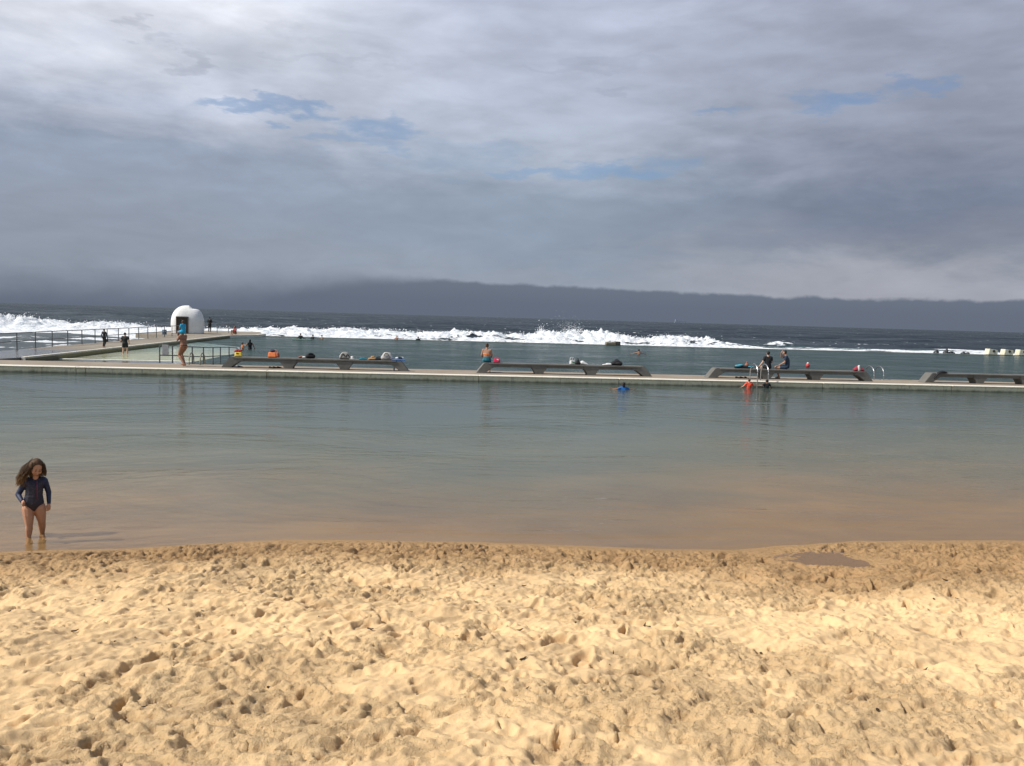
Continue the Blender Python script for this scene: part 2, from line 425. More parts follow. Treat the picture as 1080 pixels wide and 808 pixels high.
at_c = k.new('ShaderNodeAttribute', attribute_name='clod').outputs['Fac']
nb = k.bump(bh, 1.0, .022); k.put(nb.node.inputs['Strength'], k.m('ADD', .38, k.m('MULTIPLY', at_c, .60))); k.put(b.inputs['Normal'], nb)
struct(link('beach_sand', sme, m))

# ------------------------------------------------------------------ water materials
def water(name, murk, tint=(1, 1, 1), amp=1.0, murkfac=1.0, rough=.03, big=1.0, foam=False, fre=1.0, sparse=0):
    m = bpy.data.materials.new(name); m.use_nodes = True; k = N(m.node_tree)
    k.n.remove(k.n['Principled BSDF']); out = k.n['Material Output']
    tc = k.new('ShaderNodeTexCoord').outputs['Object']
    sc = k.scale(tc, (1.0, 1.5, 1))
    h = k.m('MULTIPLY', k.noise(sc, .35 / big, 3, .5, .4), 1.2)
    h = k.m('ADD', h, k.m('MULTIPLY', k.noise(sc, 1.6 / big, 4, .6, .5), .55))
    h = k.m('ADD', h, k.m('MULTIPLY', k.noise(sc, 6.0 / big, 4, .6, .3), .20))
    h = k.m('ADD', h, k.m('MULTIPLY', k.noise(sc, 19.0 / big, 3, .6, .3), .05))
    wind = k.sstep(k.noise(k.scale(tc, (.12, .22, 1)), 1.0 / big, 4, .6, .8), .36, .64)
    nrm = k.bump(k.m('MULTIPLY', h, k.m('ADD', .45, k.m('MULTIPLY', wind, 1.0))), 1.0, .06 * amp)
    fr = k.new('ShaderNodeFresnel'); fr.inputs[0].default_value = 1.33; k.put(fr.inputs[1], nrm)
    gl = k.new('ShaderNodeBsdfGlossy'); gl.inputs['Roughness'].default_value = rough; k.put(gl.inputs['Normal'], nrm)
    gl.inputs['Color'].default_value = (1, 1, 1, 1)
    df = k.new('ShaderNodeBsdfDiffuse'); k.put(df.inputs[0], murk(k, tc) if callable(murk) else murk)
    tr = k.new('ShaderNodeBsdfTransparent'); k.put(tr.inputs[0], tint)
    mx = k.new('ShaderNodeMixShader'); k.put(mx.inputs[0], murkfac(k, tc) if callable(murkfac) else murkfac)
    k.l.new(tr.outputs[0], mx.inputs[1]); k.l.new(df.outputs[0], mx.inputs[2])
    m2 = k.new('ShaderNodeMixShader'); k.put(m2.inputs[0], k.m('MULTIPLY', fr.outputs[0], fre))
    k.l.new(mx.outputs[0], m2.inputs[1]); k.l.new(gl.outputs[0], m2.inputs[2])
    last = m2.outputs[0]
    if foam:
        fa = k.new('ShaderNodeAttribute', attribute_name='foam').outputs['Fac']
        n1 = k.noise(k.scale(tc, (.55, 1.0, 1.4)), .8, 7, .68, .6)
        f = k.sstep(k.m('SUBTRACT', fa, k.m('MULTIPLY', k.m('SUBTRACT', n1, .25), 1.9)), -.10, .10)
        n2 = k.noise(tc, 1.3, 6, .7)
        fc = k.mix(k.sstep(n2, .32, .58), (.46, .52, .56), (.82, .83, .84))
        fd = k.new('ShaderNodeBsdfDiffuse'); k.put(fd.inputs[0], fc)
        k.put(fd.inputs['Normal'], k.bump(k.noise(tc, 1.8, 7, .7), .7, .4))
        m3 = k.new('ShaderNodeMixShader'); k.put(m3.inputs[0], f)
        k.l.new(last, m3.inputs[1]); k.l.new(fd.outputs[0], m3.inputs[2]); last = m3.outputs[0]
    k.l.new(last, out.inputs['Surface'])
    return m
def xyz(k, tc):
    s = k.new('ShaderNodeSeparateXYZ'); k.put(s.inputs[0], tc); return s.outputs

# lagoon pool in front: sediment in suspension hides the bed where it gets deeper
def lag_fac(k, tc):
    o = xyz(k, tc)
    y = k.m('ADD', o[1], k.m('MULTIPLY', k.m('SUBTRACT', k.noise(tc, .45, 5, .6, .6), .5), 5.0))
    return k.ramp(k.m('DIVIDE', k.m('SUBTRACT', y, 10), 14.0, clamp=True), [(0, (.16,) * 3), (.12, (.40,) * 3), (.35, (.68,) * 3), (.7, (.92,) * 3), (1, (1,) * 3)])
def lag_col(k, tc):
    o = xyz(k, tc)
    y = k.m('ADD', o[1], k.m('MULTIPLY', k.m('SUBTRACT', k.noise(k.scale(tc, (.5, 1, 1)), .5, 5, .6, .6), .5), 7.0))
    y = k.m('ADD', y, k.m('MULTIPLY', k.sstep(o[0], 0, 9), -2.6))
    y = k.m('SUBTRACT', y, k.m('MULTIPLY', k.sstep(o[0], 3, -9), 1.6))
    return k.ramp(k.m('DIVIDE', k.m('SUBTRACT', y, 10), 24.0, clamp=True), [(0, (.38, .24, .10)), (.10, (.255, .190, .095)), (.26, (.145, .140, .080)), (.5, (.080, .096, .066)), (1, (.044, .064, .056))])
m_lag = water('lagoon_water', lag_col, (.93, .88, .76), amp=.48, murkfac=lag_fac, rough=.035, fre=.82)
lx = np.concatenate([[-90, -60, -40], np.linspace(-30, 42, 200), [60, 90]]); ly = np.linspace(8.6, 38.48, 160)
LX, LY = np.meshgrid(lx, ly)
struct(link('lagoon_water', gridmesh('lagoon_water', lx, ly, .004 * (fbm(LX * .8, LY * 1.4, 3, 9) - .5)), m_lag))
# pond of trapped water on the beach
bm = bmesh.new()
vs = [bm.verts.new((5.17 + .72 * math.cos(t) * (1 + .08 * math.sin(3 * t)), 9.60 + .56 * math.sin(t) * (1 + .1 * math.cos(2 * t)), 0)) for t in np.linspace(0, 2 * math.pi, 40)[:-1]]
bm.faces.new(vs)
i = np.searchsorted(sx, 5.22); j = np.searchsorted(sy, 9.78)
pz = PUZ - .012
m_pud = water('puddle_water', (.27, .19, .115), (.90, .80, .64), amp=.25, murkfac=.38, rough=.08, fre=.55)
struct(bmobj('puddle_water', bm, m_pud, loc=(0, 0, pz)))

# swimming basin behind the causeway
def pcol(k, tc):
    return k.mix(k.sstep(k.noise(k.scale(tc, (.35, 1.3, 1)), 1.0, 6, .7, .5), .35, .65), (.020, .040, .040), (.046, .072, .066))
m_pool = water('basin_water', pcol, amp=3.2, rough=.12, fre=.50)
px_ = np.concatenate([np.linspace(-11.3, 70, 260), [85, 110, 150]]); py_ = np.concatenate([np.linspace(42.22, 70, 80), np.linspace(70.6, 99.32, 60)])
PX, PY = np.meshgrid(px_, py_)
struct(link('basin_water', gridmesh('basin_water', px_, py_, .03 * (fbm(PX * .5, PY * 1.0, 4, 19) - .5)), m_pool))
px2 = np.linspace(-19.95, -11.3, 60); py2 = np.linspace(77, 99.32, 60); PX, PY = np.meshgrid(px2, py2)
struct(link('basin_water', gridmesh('basin_water', px2, py2, .03 * (fbm(PX * .5, PY * 1.0, 4, 19) - .5)), m_pool))
# shallow wading basin over a pale painted floor
def wcol(k, tc):
    o = xyz(k, tc)
    return k.ramp(k.m('DIVIDE', k.m('SUBTRACT', o[1], 48), 28.0, clamp=True), [(0, (.74, .70, .44)), (.22, (.66, .66, .47)), (.5, (.38, .47, .40)), (1, (.22, .33, .31))])
def wfac(k, tc):
    o = xyz(k, tc)
    return k.ramp(k.m('DIVIDE', k.m('SUBTRACT', o[1], 48), 28.0, clamp=True), [(0, (.25,) * 3), (.3, (.6,) * 3), (1, (.9,) * 3)])
m_wade = water('wading_water', wcol, (.88, .97, .92), amp=.5, murkfac=wfac, rough=.06, fre=.7)
bm = bmesh.new()
WP = [(-12.6, 48.62, 0), (-12.5, 56.6, 0), (-12.6, 61, 0), (-14.4, 69.2, 0), (-19.95, 77, 0)]
bm.faces.new([bm.verts.new(p) for p in [(-19.95, 48.62, .0)] + WP])
struct(bmobj('wading_water', bm, m_wade))
bm = bmesh.new(); box(bm, -20, -11.3, 48.62, 77, -.5, -.22)
struct(bmobj('wading_floor', bm, mat('painted_floor', (.78, .76, .60), .8, .08, 2)))
bm = bmesh.new(); bm.faces.new([bm.verts.new(p) for p in [(-12.6, 42.22, 0), (-11.3, 42.22, 0), (-11.3, 77, 0)] + WP[::-1]])
struct(bmobj('basin_water', bm, m_pool))
# flooded strip beside the causeway
m_strip = water('strip_water', (.075, .085, .095), amp=.12, murkfac=.9, rough=.02)
bm = bmesh.new(); bm.faces.new([bm.verts.new(p) for p in ((-23.0, 42.85, .0), (-12.6, 42.22, .0), (-12.6, 48.3, .0), (-19.9, 48.3, .0))])
struct(bmobj('basin_water', bm, m_strip))

# ------------------------------------------------------------------ ocean with breakers
prof_px = [(-160, 331), (-60, 332), (0, 332), (15, 332), (25, 334), (50, 337), (62, 338.5), (72, 342), (85, 340.5), (100, 339.5), (120, 339), (135, 341), (150, 342.5), (165, 344), (180, 345), (220, 345), (250, 346), (270, 345), (300, 344.5), (340, 345), (370, 344), (400, 345.5), (450, 348), (470, 348.5), (486, 347.5), (500, 349), (530, 350.5), (560, 350), (572, 346), (580, 347), (592, 349), (600, 347), (607, 345), (614, 346), (625, 348), (640, 348.5), (655, 350), (675, 354.5), (688, 353), (700, 350.5), (712, 352), (725, 351), (740, 348), (747, 348), (751, 351), (754, 361), (761, 362.5), (768, 360.5), (776, 364), (800, 365.5), (835, 366), (900, 368.5), (950, 370), (975, 368.5), (1000, 368.3), (1030, 370), (1050, 372), (1080, 373), (1250, 378)]
RY = 116.0
rx, rz = [], []
for px, py in prof_px:
    d_ = ray(px, py); t = RY / d_[1]; rx.append(d_[0] * t); rz.append(H + d_[2] * t)
ox = np.concatenate([-np.geomspace(9000, 125, 60), np.arange(-120, 116, .26), np.geomspace(118, 12000, 60)])
oy = np.concatenate([np.arange(20, 60, 1.0), np.arange(60, 99.6, .5), np.arange(99.6, 135, .24), np.geomspace(135.4, 420, 330), np.geomspace(425, 30000, 200)])
OX, OY = np.meshgrid(ox, oy)
dist = np.hypot(OX, OY)
fade = 1 / (1 + (dist / 900) ** 2)
sw = (.42 * np.sin(OY * .16 + OX * .020 + 2.2 * fbm(OX * .02, OY * .03, 3, 5)) + .75 * (fbm(OX * .07, OY * .20, 4, 15) - .5) + .42 * (fbm(OX * .3, OY * .7, 3, 25) - .5))
OZ = -.30 + sw * (.35 + .65 * sm(OY, 110, 160)) * np.maximum(fade, .15)
OZ += sm(OY, 140, 300) * 1.1 * (fbm(OX * .012, OY * .035, 4, 35) - .5) * np.maximum(fade, .1)
hp = np.interp(OX, rx, rz)
lump = fbm(OX * .55, OY * .55, 5, 45, .6); spike = fbm(OX * 1.1, OY * .9, 4, 55, .72)
yr = RY + 3.0 * (fbm(OX * .05, OX * 0, 3, 65) - .5) * 2
u = (OY - yr)
prf = np.where(u < 0, np.exp(-(u / (5.2 + 2.5 * lump)) ** 2), np.exp(-(u / 4.0) ** 2))
hh = hp + .30
prf2 = prf + .10 * np.exp(-((u + 9) / 4.0) ** 2)
crest = np.clip(hh, 0, None)
OZ = OZ * (1 - .8 * prf * (hh > .3)) + prf2 * crest * (.62 + .76 * fbm(OX * .13, OX * 0 + 2, 3, 231)) * (.22 + .48 * lump + 1.05 * (spike - .46) * sm(crest, .2, 1.0))
# second line of broken water behind on the left, and a small cap on the right
bx = at(60, 332, 0).x
left2 = sm(OX, -62, -85)
OZ += left2 * 1.0 * np.exp(-((OY - 150 - .1 * OX * 0) / 9) ** 2) * (.6 + .8 * lump)
OZ += (OX > -18) * sm(OY, 117, 101) * .36 * (hh < .6)
cap = np.exp(-(((OX - 60) / 3.0) ** 2 + ((OY - 134) / 2.0) ** 2)); OZ += cap * .9 * (.6 + .8 * lump)
hump = np.exp(-(((OX + 34) / 7.0) ** 2 + ((OY - 80) / 3.5) ** 2)); OZ += hump * .75
inner = (OX > -23.6) & (OX < 200) & (OY < 99.6)
leftc = (OX <= -23.6) & (OY < 99)
OZ = np.where(inner, -.9, OZ)
OZ = np.where(leftc, np.minimum(OZ, .5) * .8 + .25 * (lump - .5) - .05, OZ)
# foam amount
fo = np.zeros_like(OX) + .12
fo = np.maximum(fo, .30 * sm(spike + lump, 1.22, 1.35) * (OY > 120))
act = sm(crest, .28, .62)
fo = np.maximum(fo, 1.15 * act * sm(u, 4.6, 2.4) * (OY > 99))
fo = np.where((u < -3.5) & (OX > -19), np.minimum(fo, .50 + .75 * sm(fbm(OX * .16, OY * .5, 4, 75), .44, .60)), fo)
fo = fo * (1 - .8 * (OX < -50) * (OY > 116) * sm(fbm(OX * .10, OY * .35, 3, 241), .52, .60))
thin = (OX > 42) * (OY < 112) * sm(hp, -.6, -.1)
fo = np.maximum(fo, (.36 + .42 * sm(fbm(OX * .10, OY * .5, 4, 261), .42, .60)) * thin * sm(OY, 116, 104))
fo = np.maximum(fo, (.3 + .6 * sm(fbm(OX * .15, OY * .3, 3, 271), .40, .58)) * (OX > 40) * np.exp(-((OY - 101) / 2.2) ** 2))
fo = np.maximum(fo, .9 * sm(OX, 58, 62) * (1 - sm(OX, 74, 78)) * np.exp(-((OY - 104) / 5) ** 2))
lf = sm(OX, -30, -62)
fo = np.maximum(fo, (OX < -20) * sm(OY, 76, 92) * sm(u, 6, 2))
fo = np.maximum(fo, left2 * 1.0 * np.exp(-((OY - 148) / 10) ** 2) + left2 * .55 * sm(OY, 160, 120) * (OY > 110))
fo = np.where(OX < -55, np.maximum(fo, .55 * sm(OY, 64, 84) * (OY < 150)), fo)
fo = np.maximum(fo, leftc * (.16 + .9 * sm(fbm(OX * .22, OY * .8, 4, 251), .50, .66) * sm(OY, 48, 84)))
fo = fo * (1 - .85 * hump)
fo = np.maximum(fo, cap * .8); fo = np.maximum(fo, .33 * np.exp(-(((OX - 62) / 12) ** 2 + ((OY - 124) / 9) ** 2)))
def ocol(k, tc):
    o = xyz(k, tc)
    n = k.noise(k.scale(tc, (.03, .12, 1)), 1.0, 5, .6)
    c = k.mix(k.sstep(n, .35, .68), (.012, .020, .028), (.044, .058, .068))
    g = k.m('MULTIPLY', k.sstep(k.m('ABSOLUTE', k.m('SUBTRACT', o[0], 62)), 20, 2), k.sstep(k.m('ABSOLUTE', k.m('SUBTRACT', o[1], 118)), 20, 4))
    c = k.mix(k.m('MULTIPLY', g, k.m('MULTIPLY', .75, n)), c, (.07, .17, .16))
    l = k.m('MULTIPLY', k.sstep(o[0], -22, -26), k.sstep(o[1], 100, 88))
    return k.mix(k.m('MULTIPLY', l, .6), c, (.12, .14, .145))
m_oc = water('ocean_water', ocol, amp=16.0, rough=.20, big=5.0, foam=True, fre=.30)
struct(link('ocean', gridmesh('ocean', ox, oy, OZ, dict(foam=fo)), m_oc))
bm = bmesh.new(); box(bm, -9000, 12000, 99, 30000, -14, -12)
struct(bmobj('seabed', bm, mat('seabed', (.2, .18, .12), .9)))

# spray thrown up by the breakers
def spray():
    V, Fc = [], []
    pl = []
    def jet(px, n, top, wid, z0=.6, sz=(.02, .07)):
        x = float(np.interp(px, [p for p, _ in prof_px], rx))
        for _ in range(n):
            t = abs(rng.normal(0, .42)); a = rng.normal(0, 1)
            zz = z0 + t * top
            pl.append((x + a * wid * (.35 + .5 * t) + t * rng.normal(0, wid * .3), RY + rng.normal(0, .8), zz, rng.uniform(*sz) * (1.25 - .5 * min(t, 1))))
    jet(493, 160, .9, .4, .3); jet(571, 420, 1.5, .55, .4); jet(580, 220, 1.0, .8, .4)
    jet(606, 520, 1.7, .9, .5, (.015, .055)); jet(612, 320, 1.2, 1.8, .5, (.015, .05)); jet(600, 420, 2.9, 2.0, .8, (.012, .028))
    jet(631, 150, .8, .6, .4); jet(650, 180, 1.0, .5, .3); jet(700, 160, .6, 1.2, .3); jet(745, 160, .6, .7, .1)
    jet(767, 90, .35, .4, -.3); jet(120, 300, .5, 3, .6); jet(10, 300, .7, 3, 1.0); jet(340, 200, .4, 4, .4)
    for _ in range(1500):
        x = rng.uniform(-70, 38); h = float(np.interp(x, rx, rz)) * .72
        if h < .25: continue
        pl.append((x, RY + rng.normal(0, 1.2), h + abs(rng.normal(0, .17)) - .1, rng.uniform(.02, .065)))
    tv = np.array([(1, 1, 1), (1, -1, -1), (-1, 1, -1), (-1, -1, 1)]) * .6
    oc = np.array([(1, 0, 0), (-1, 0, 0), (0, 1, 0), (0, -1, 0), (0, 0, 1), (0, 0, -1)])
    of = [(0, 2, 4), (2, 1, 4), (1, 3, 4), (3, 0, 4), (2, 0, 5), (1, 2, 5), (3, 1, 5), (0, 3, 5)]
    for n, (x, y, z, s) in enumerate(pl):
        q = Euler((rng.uniform(0, 6), rng.uniform(0, 6), 0)).to_matrix()
        st = (rng.uniform(.7, 1.6), 1, rng.uniform(.7, 1.8))
        for w in oc:
            p = q @ Vector(w * s); V.append((x + p.x * st[0], y + p.y, z + p.z * st[2]))
        Fc += [tuple(6 * n + t for t in f) for f in of]
    me = bpy.data.meshes.new('sea_spray'); me.from_pydata(V, [], Fc); me.update()
    m = mat('spray', (.95, .96, .97), .9, .02)
    o = link('sea_spray', me, m, None, True)
    tag(o, 'white spray thrown up above the breaking waves', 'spray', kind='stuff')
spray()

# ------------------------------------------------------------------ concrete
def concrete(name, c1, c2, algae=False, lip=False, bs=1.0, wetx=False):
    m = bpy.data.materials.new(name); m.use_nodes = True; k = N(m.node_tree); b = k.n['Principled BSDF']
    g = k.new('ShaderNodeNewGeometry'); tc = g.outputs['Position']
    n1 = k.noise(tc, .7, 6, .65); n2 = k.noise(tc, 7, 6, .7)
    c = k.mix(k.sstep(n1, .3, .7), c1, c2)
    c = k.mix(k.m('MULTIPLY', k.sstep(n2, .48, .75), .45), c, tuple(v * .55 for v in c1))
    o = xyz(k, tc)
    if algae:
        zz = k.m('ADD', k.m('ADD', o[2], .03), k.m('MULTIPLY', k.m('SUBTRACT', k.noise(k.scale(tc, (1.2, 1.2, .4)), 3, 6, .75), .5), .24))
        a = k.sstep(zz, .15, .01)
        c = k.mix(k.m('MULTIPLY', a, .85), c, (.10, .095, .045))
        st = k.sstep(k.noise(k.scale(tc, (3, 3, .25)), 2.2, 5, .7), .55, .72)
        c = k.mix(k.m('MULTIPLY', st, .5), c, (.10, .085, .05))
    rg = .85
    if wetx:
        w = k.m('MULTIPLY', k.sstep(k.m('ADD', o[1], k.m('MULTIPLY', k.noise(tc, .3, 4, .6), 4)), 43.6, 45.8), k.sstep(k.m('ADD', o[1], k.m('MULTIPLY', k.noise(tc, .3, 4, .6), 8)), 60, 55))
        c = k.mix(k.m('MULTIPLY', w, .75), c, (.07, .065, .06))
        rg = k.m('SUBTRACT', .85, k.m('MULTIPLY', w, .72))
    k.put(b.inputs['Base Color'], c); k.put(b.inputs['Roughness'], rg)
    b.inputs['Specular IOR Level'].default_value = .35
    k.put(b.inputs['Normal'], k.bump(k.m('ADD', n2, k.noise(tc, 30, 5, .7)), .5 * bs, .015))
    return m
m_deck = concrete('deck_concrete', (.24, .195, .145), (.31, .26, .20))
m_lip = concrete('coping_concrete', (.70, .64, .53), (.80, .74, .63))
m_wall = concrete('wall_concrete', (.78, .66, .43), (.84, .74, .52), algae=True)
m_prom = concrete('promenade_concrete', (.22, .185, .14), (.29, .25, .20), wetx=True)
m_bench = concrete('bench_concrete', (.125, .12, .109), (.185, .179, .165), bs=1.3)

# causeway: panel walls with joints, a pale coping and the deck slab, panel by panel of ONE causeway
cw = empty('causeway', (0, 40, 0)); struct(cw)
def cpart(name, bm, mt):
    for v in bm.verts: v.co.y -= 40
    return bmobj(name, bm, mt, cw)
bm = bmesh.new()
joints = [-60, -52, -44, -36, -28, -20.4, -15.0] + [float(onY(p, 38.5, .2).x) for p in (90, 281, 505, 653, 868, 1004)] + [34, 42, 50, 60]
joints = sorted(joints)
for a, b_ in zip(joints, joints[1:]):
    box(bm, a + .012, b_ - .012, 38.52, 39.0, -1.4, .225, .01, 1)
cpart('wall_panel', bm, m_wall)
bm = bmesh.new()
for a, b_ in zip(joints, joints[1:]):
    box(bm, a + .006, b_ - .006, 38.48, 38.98, .229, .29, .02, 1)
cpart('coping', bm, m_lip)
bm = bmesh.new(); box(bm, -60, 60, 38.99, 42.2, -1.4, .280)
cpart('deck', bm, m_deck)

# promenade running out to sea on the left
pr = empty('promenade', (-21.6, 42.2, 0)); struct(pr)
def ppart(name, bm, mt):
    for v in bm.verts: v.co.x += 21.6; v.co.y -= 42.2
    return bmobj(name, bm, mt, pr)
bm = bmesh.new()
poly = [(-60, 42.2), (-20.6, 42.2), (-20.01, 44), (-20.01, 90), (-18.3, 95.2), (-18.1, 99.3), (-20, 108), (-28.5, 108), (-28.5, 88), (-23.55, 86), (-23.55, 50), (-60, 47.5)]
vt = [bm.verts.new((x, y, .276)) for x, y in poly]; vb = [bm.verts.new((x, y, -2)) for x, y in poly]
bm.faces.new(vt); n_ = len(poly)
for i_ in range(n_): bm.faces.new((vt[i_], vb[i_], vb[(i_ + 1) % n_], vt[(i_ + 1) % n_]))
bmesh.ops.recalc_face_normals(bm, faces=bm.faces)
ppart('deck', bm, m_prom)
bm = bmesh.new(); box(bm, -20.0, -19.8, 44.6, 90, -1, .30, .012, 1)
kp = [(-20.24, 90.05), (-19.8, 90.05), (-17.86, 95.0), (-17.7, 99.4), (-18.1, 99.4), (-18.28, 95.2)]
ppart('kerb', bm, m_lip)
bm = bmesh.new(); a = [bm.verts.new((x, y, .297)) for x, y in kp]; c_ = [bm.verts.new((x, y, -1)) for x, y in kp]; bm.faces.new(a)
for i_ in range(6): bm.faces.new((a[i_], c_[i_], c_[(i_ + 1) % 6], a[(i_ + 1) % 6]))
bmesh.ops.recalc_face_normals(bm, faces=bm.faces)
ppart('kerb', bm, m_lip)
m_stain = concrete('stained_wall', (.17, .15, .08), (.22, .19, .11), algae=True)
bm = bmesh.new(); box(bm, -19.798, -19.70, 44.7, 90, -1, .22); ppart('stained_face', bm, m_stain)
# step between flooded strip and wading basin
bm = bmesh.new(); box(bm, -19.7, -12.6, 48.3, 48.62, -1, .03, .01, 1)
struct(bmobj('basin_step', bm, mat('white_concrete', (.72, .70, .60), .8, .1, 3)))
# far wall of the basin
bm = bmesh.new(); box(bm, -17.7, 160, 99.33, 99.9, -2, .05, .02, 1)
struct(bmobj('far_wall', bm, concrete('wet_wall', (.17, .17, .15), (.25, .25, .22))))

# ------------------------------------------------------------------ concrete benches
def make_bench():
    root = empty('concrete_bench')
    L = 8.75; hz = .50; dpt = .62
    bm = bmesh.new()
    box(bm, .62, L - .62, -.03, dpt + .03, hz - .075, hz, .012)
    bmobj('seat', bm, m_bench, root)
    bm = bmesh.new()
    box(bm, .80, L - .80, .05, dpt - .05, hz - .20, hz - .078, .01)
    bmobj('beam', bm, m_bench, root)
    def leg(prof):
        bm = bmesh.new(); extrude_profile(bm, prof, 0, dpt, .015); bmobj('leg', bm, m_bench, root)
    leg([(0, 0), (.44, 0), (.66, .17), (.86, hz - .205), (1.02, hz - .205), (1.02, hz - .08), (.617, hz - .08), (.617, hz + .002), (.42, hz + .002), (.36, hz - .04)])
    leg([(L, 0), (L - .44, 0), (L - .66, .17), (L - .86, hz - .205), (L - 1.02, hz - .205), (L - 1.02, hz - .08), (L - .617, hz - .08), (L - .617, hz + .002), (L - .42, hz + .002), (L - .36, hz - .04)])
    for fx in (.352, .650):
        c = L * fx
        leg([(c - .19, 0), (c + .19, 0), (c + .25, .14), (c + .38, hz - .205), (c + .38, hz - .079), (c - .38, hz - .079), (c - .38, hz - .205), (c - .25, .14)])
    return root
bench = make_bench()
bl = ['grey concrete bench holding the row of coloured bags, beside the wading pool', 'long concrete bench with the woman in orange top sitting on its left end',
      'concrete bench with two seated people, behind the pool ladder', 'concrete bench cut off by the right edge with a black cloth on its corner']
for i_, x in enumerate((-9.22, 2.76, 14.36, 25.9)):
    o = bench if i_ == 0 else copy_tree(bench)
    o.location = (x, 40.28, .278)
    tag(o, bl[i_], 'bench', 'concrete benches along the causeway')
SEAT = .278 + .50

# ------------------------------------------------------------------ pump house dome
m_dome = concrete('white_render', (.70, .69, .66), (.80, .79, .77))
dc = at(198, 351.6, .28)
dome = empty('pump_house', (dc.x, dc.y, .27), R(14)); dome.scale = (.95, .95, .93)
def domev(th, z, hw=1.78, hh=3.25):
    t = z / hh
    p = 3.0
    rr = (1 - max(0, (t - .30) / .70) ** 2.5) ** (1 / 2.2) if t > .30 else 1.0 - .02 * (1 - t / .30)
    c, s = math.cos(th), math.sin(th); q = 3.2 if t < .8 else 3.2 - (t - .8) * 5
    den = (abs(c) ** q + abs(s) ** q) ** (1 / q)
    return Vector((hw * rr * c / den, hw * rr * s / den, z))
bm = bmesh.new(); nt, nz = 96, 48; rows = []
zs = [3.25 * math.sin(math.pi / 2 * i_ / nz) ** .9 for i_ in range(nz)]
for z in zs: rows.append([bm.verts.new(domev(2 * math.pi * t / nt, z)) for t in range(nt)])
topv = bm.verts.new((0, 0, 3.25))
for A, B in zip(rows, rows[1:]):
    for t in range(nt): bm.faces.new((A[t], A[(t + 1) % nt], B[(t + 1) % nt], B[t]))
for t in range(nt): bm.faces.new((rows[-1][t], rows[-1][(t + 1) % nt], topv))
# opening for the door on the front (-y) face
dead = [f for f in bm.faces if f.calc_center_median().y < -1.2 and -1.12 < f.calc_center_median().x < .04 and f.calc_center_median().z < 1.90]
bmesh.ops.delete(bm, geom=dead, context='FACES')
# flattened shoulder on the right of the roof
for v in bm.verts:
    if v.co.z > 2.80: v.co.z = v.co.z - (v.co.z - 2.80) * .80 * min(1, max(0, (v.co.x - .15) / .40))
shell = bmobj('shell', bm, m_dome, dome, True)
sol = shell.modifiers.new('s', 'SOLIDIFY'); sol.thickness = .16; sol.offset = -1
m_brn = mat('brown_timber', (.16, .12, .085), .7, .2, 5)
bm = bmesh.new()
for a in ((-1.20, -1.08, 0, 1.96), (-.02, .10, 0, 1.96), (-1.08, -.02, 1.85, 1.96)):
    box(bm, a[0], a[1], -1.86, -1.5, a[2], a[3], .01, 1)
bmobj('door_frame', bm, m_brn, dome)
bm = bmesh.new(); box(bm, -1.08, -.5, -1.62, -1.57, .02, 1.84); box(bm, -.46, -.02, -1.55, -1.5, .02, 1.84)
bmobj('door', bm, mat('dark_door', (.075, .062, .05), .6, .2, 4), dome)
bm = bmesh.new(); box(bm, -.1, .75, -.6, .5, 2.95, 3.06, .02)
bm2 = bmesh.new(); box(bm2, .42, 1.22, -.5, .6, 2.76, 2.84, .02); bmobj('roof_vent', bm2, m_brn, dome); bm.free()
tag(dome, 'white rounded pump house with dark doorway at the end of the promenade', 'pump house')

# ------------------------------------------------------------------ railings and ladders
m_rail = mat('dull_steel', (.17, .175, .18), .45, .2, 20, metal=.5)
m_steel = mat('stainless', (.40, .40, .40), .35, .08, 20, metal=.9)
rail = empty('railing', (-23.4, 44.6, .276))
ys = [51.7 + 2.37 * i_ for i_ in range(-3, 16)]
def rpt(x, y, z): return (x + 23.4, y - 44.6, z)
for y in ys:
    bm = bmesh.new(); tube(bm, [rpt(-23.4, y, 0), rpt(-23.4, y, .99)], .034, 8); box(bm, -.07, .07, y - 44.6 - .07, y - 44.6 + .07, 0, .015)
    bmobj('post', bm, m_rail, rail)
for h_ in (.99, .50):
    bm = bmesh.new(); tube(bm, [rpt(-23.4, ys[0], h_), rpt(-23.4, ys[-1], h_)], .028, 8); bmobj('rail', bm, m_rail, rail)
tag(rail, 'long grey steel railing along the seaward side of the promenade', 'railing')
# short railing at the promenade head beyond the dome
hr = empty('railing', tuple(at(229, 351, .276)))
p0 = hr.location.copy()
ends = [at(q, 351.0, .276) - p0 for q in (229, 241, 248)]
for e_ in ends:
    bm = bmesh.new(); tube(bm, [(e_.x, e_.y, 0), (e_.x, e_.y, 1.0)], .035, 8); bmobj('post', bm, m_rail, hr)
for h_ in (1.0, .5):
    bm = bmesh.new(); tube(bm, [(ends[0].x, ends[0].y, h_), (ends[1].x, ends[1].y, h_), (ends[2].x, ends[2].y, h_)], .028, 8); bmobj('rail', bm, m_rail, hr)
tag(hr, 'short steel railing at the seaward head beyond the white dome', 'railing')
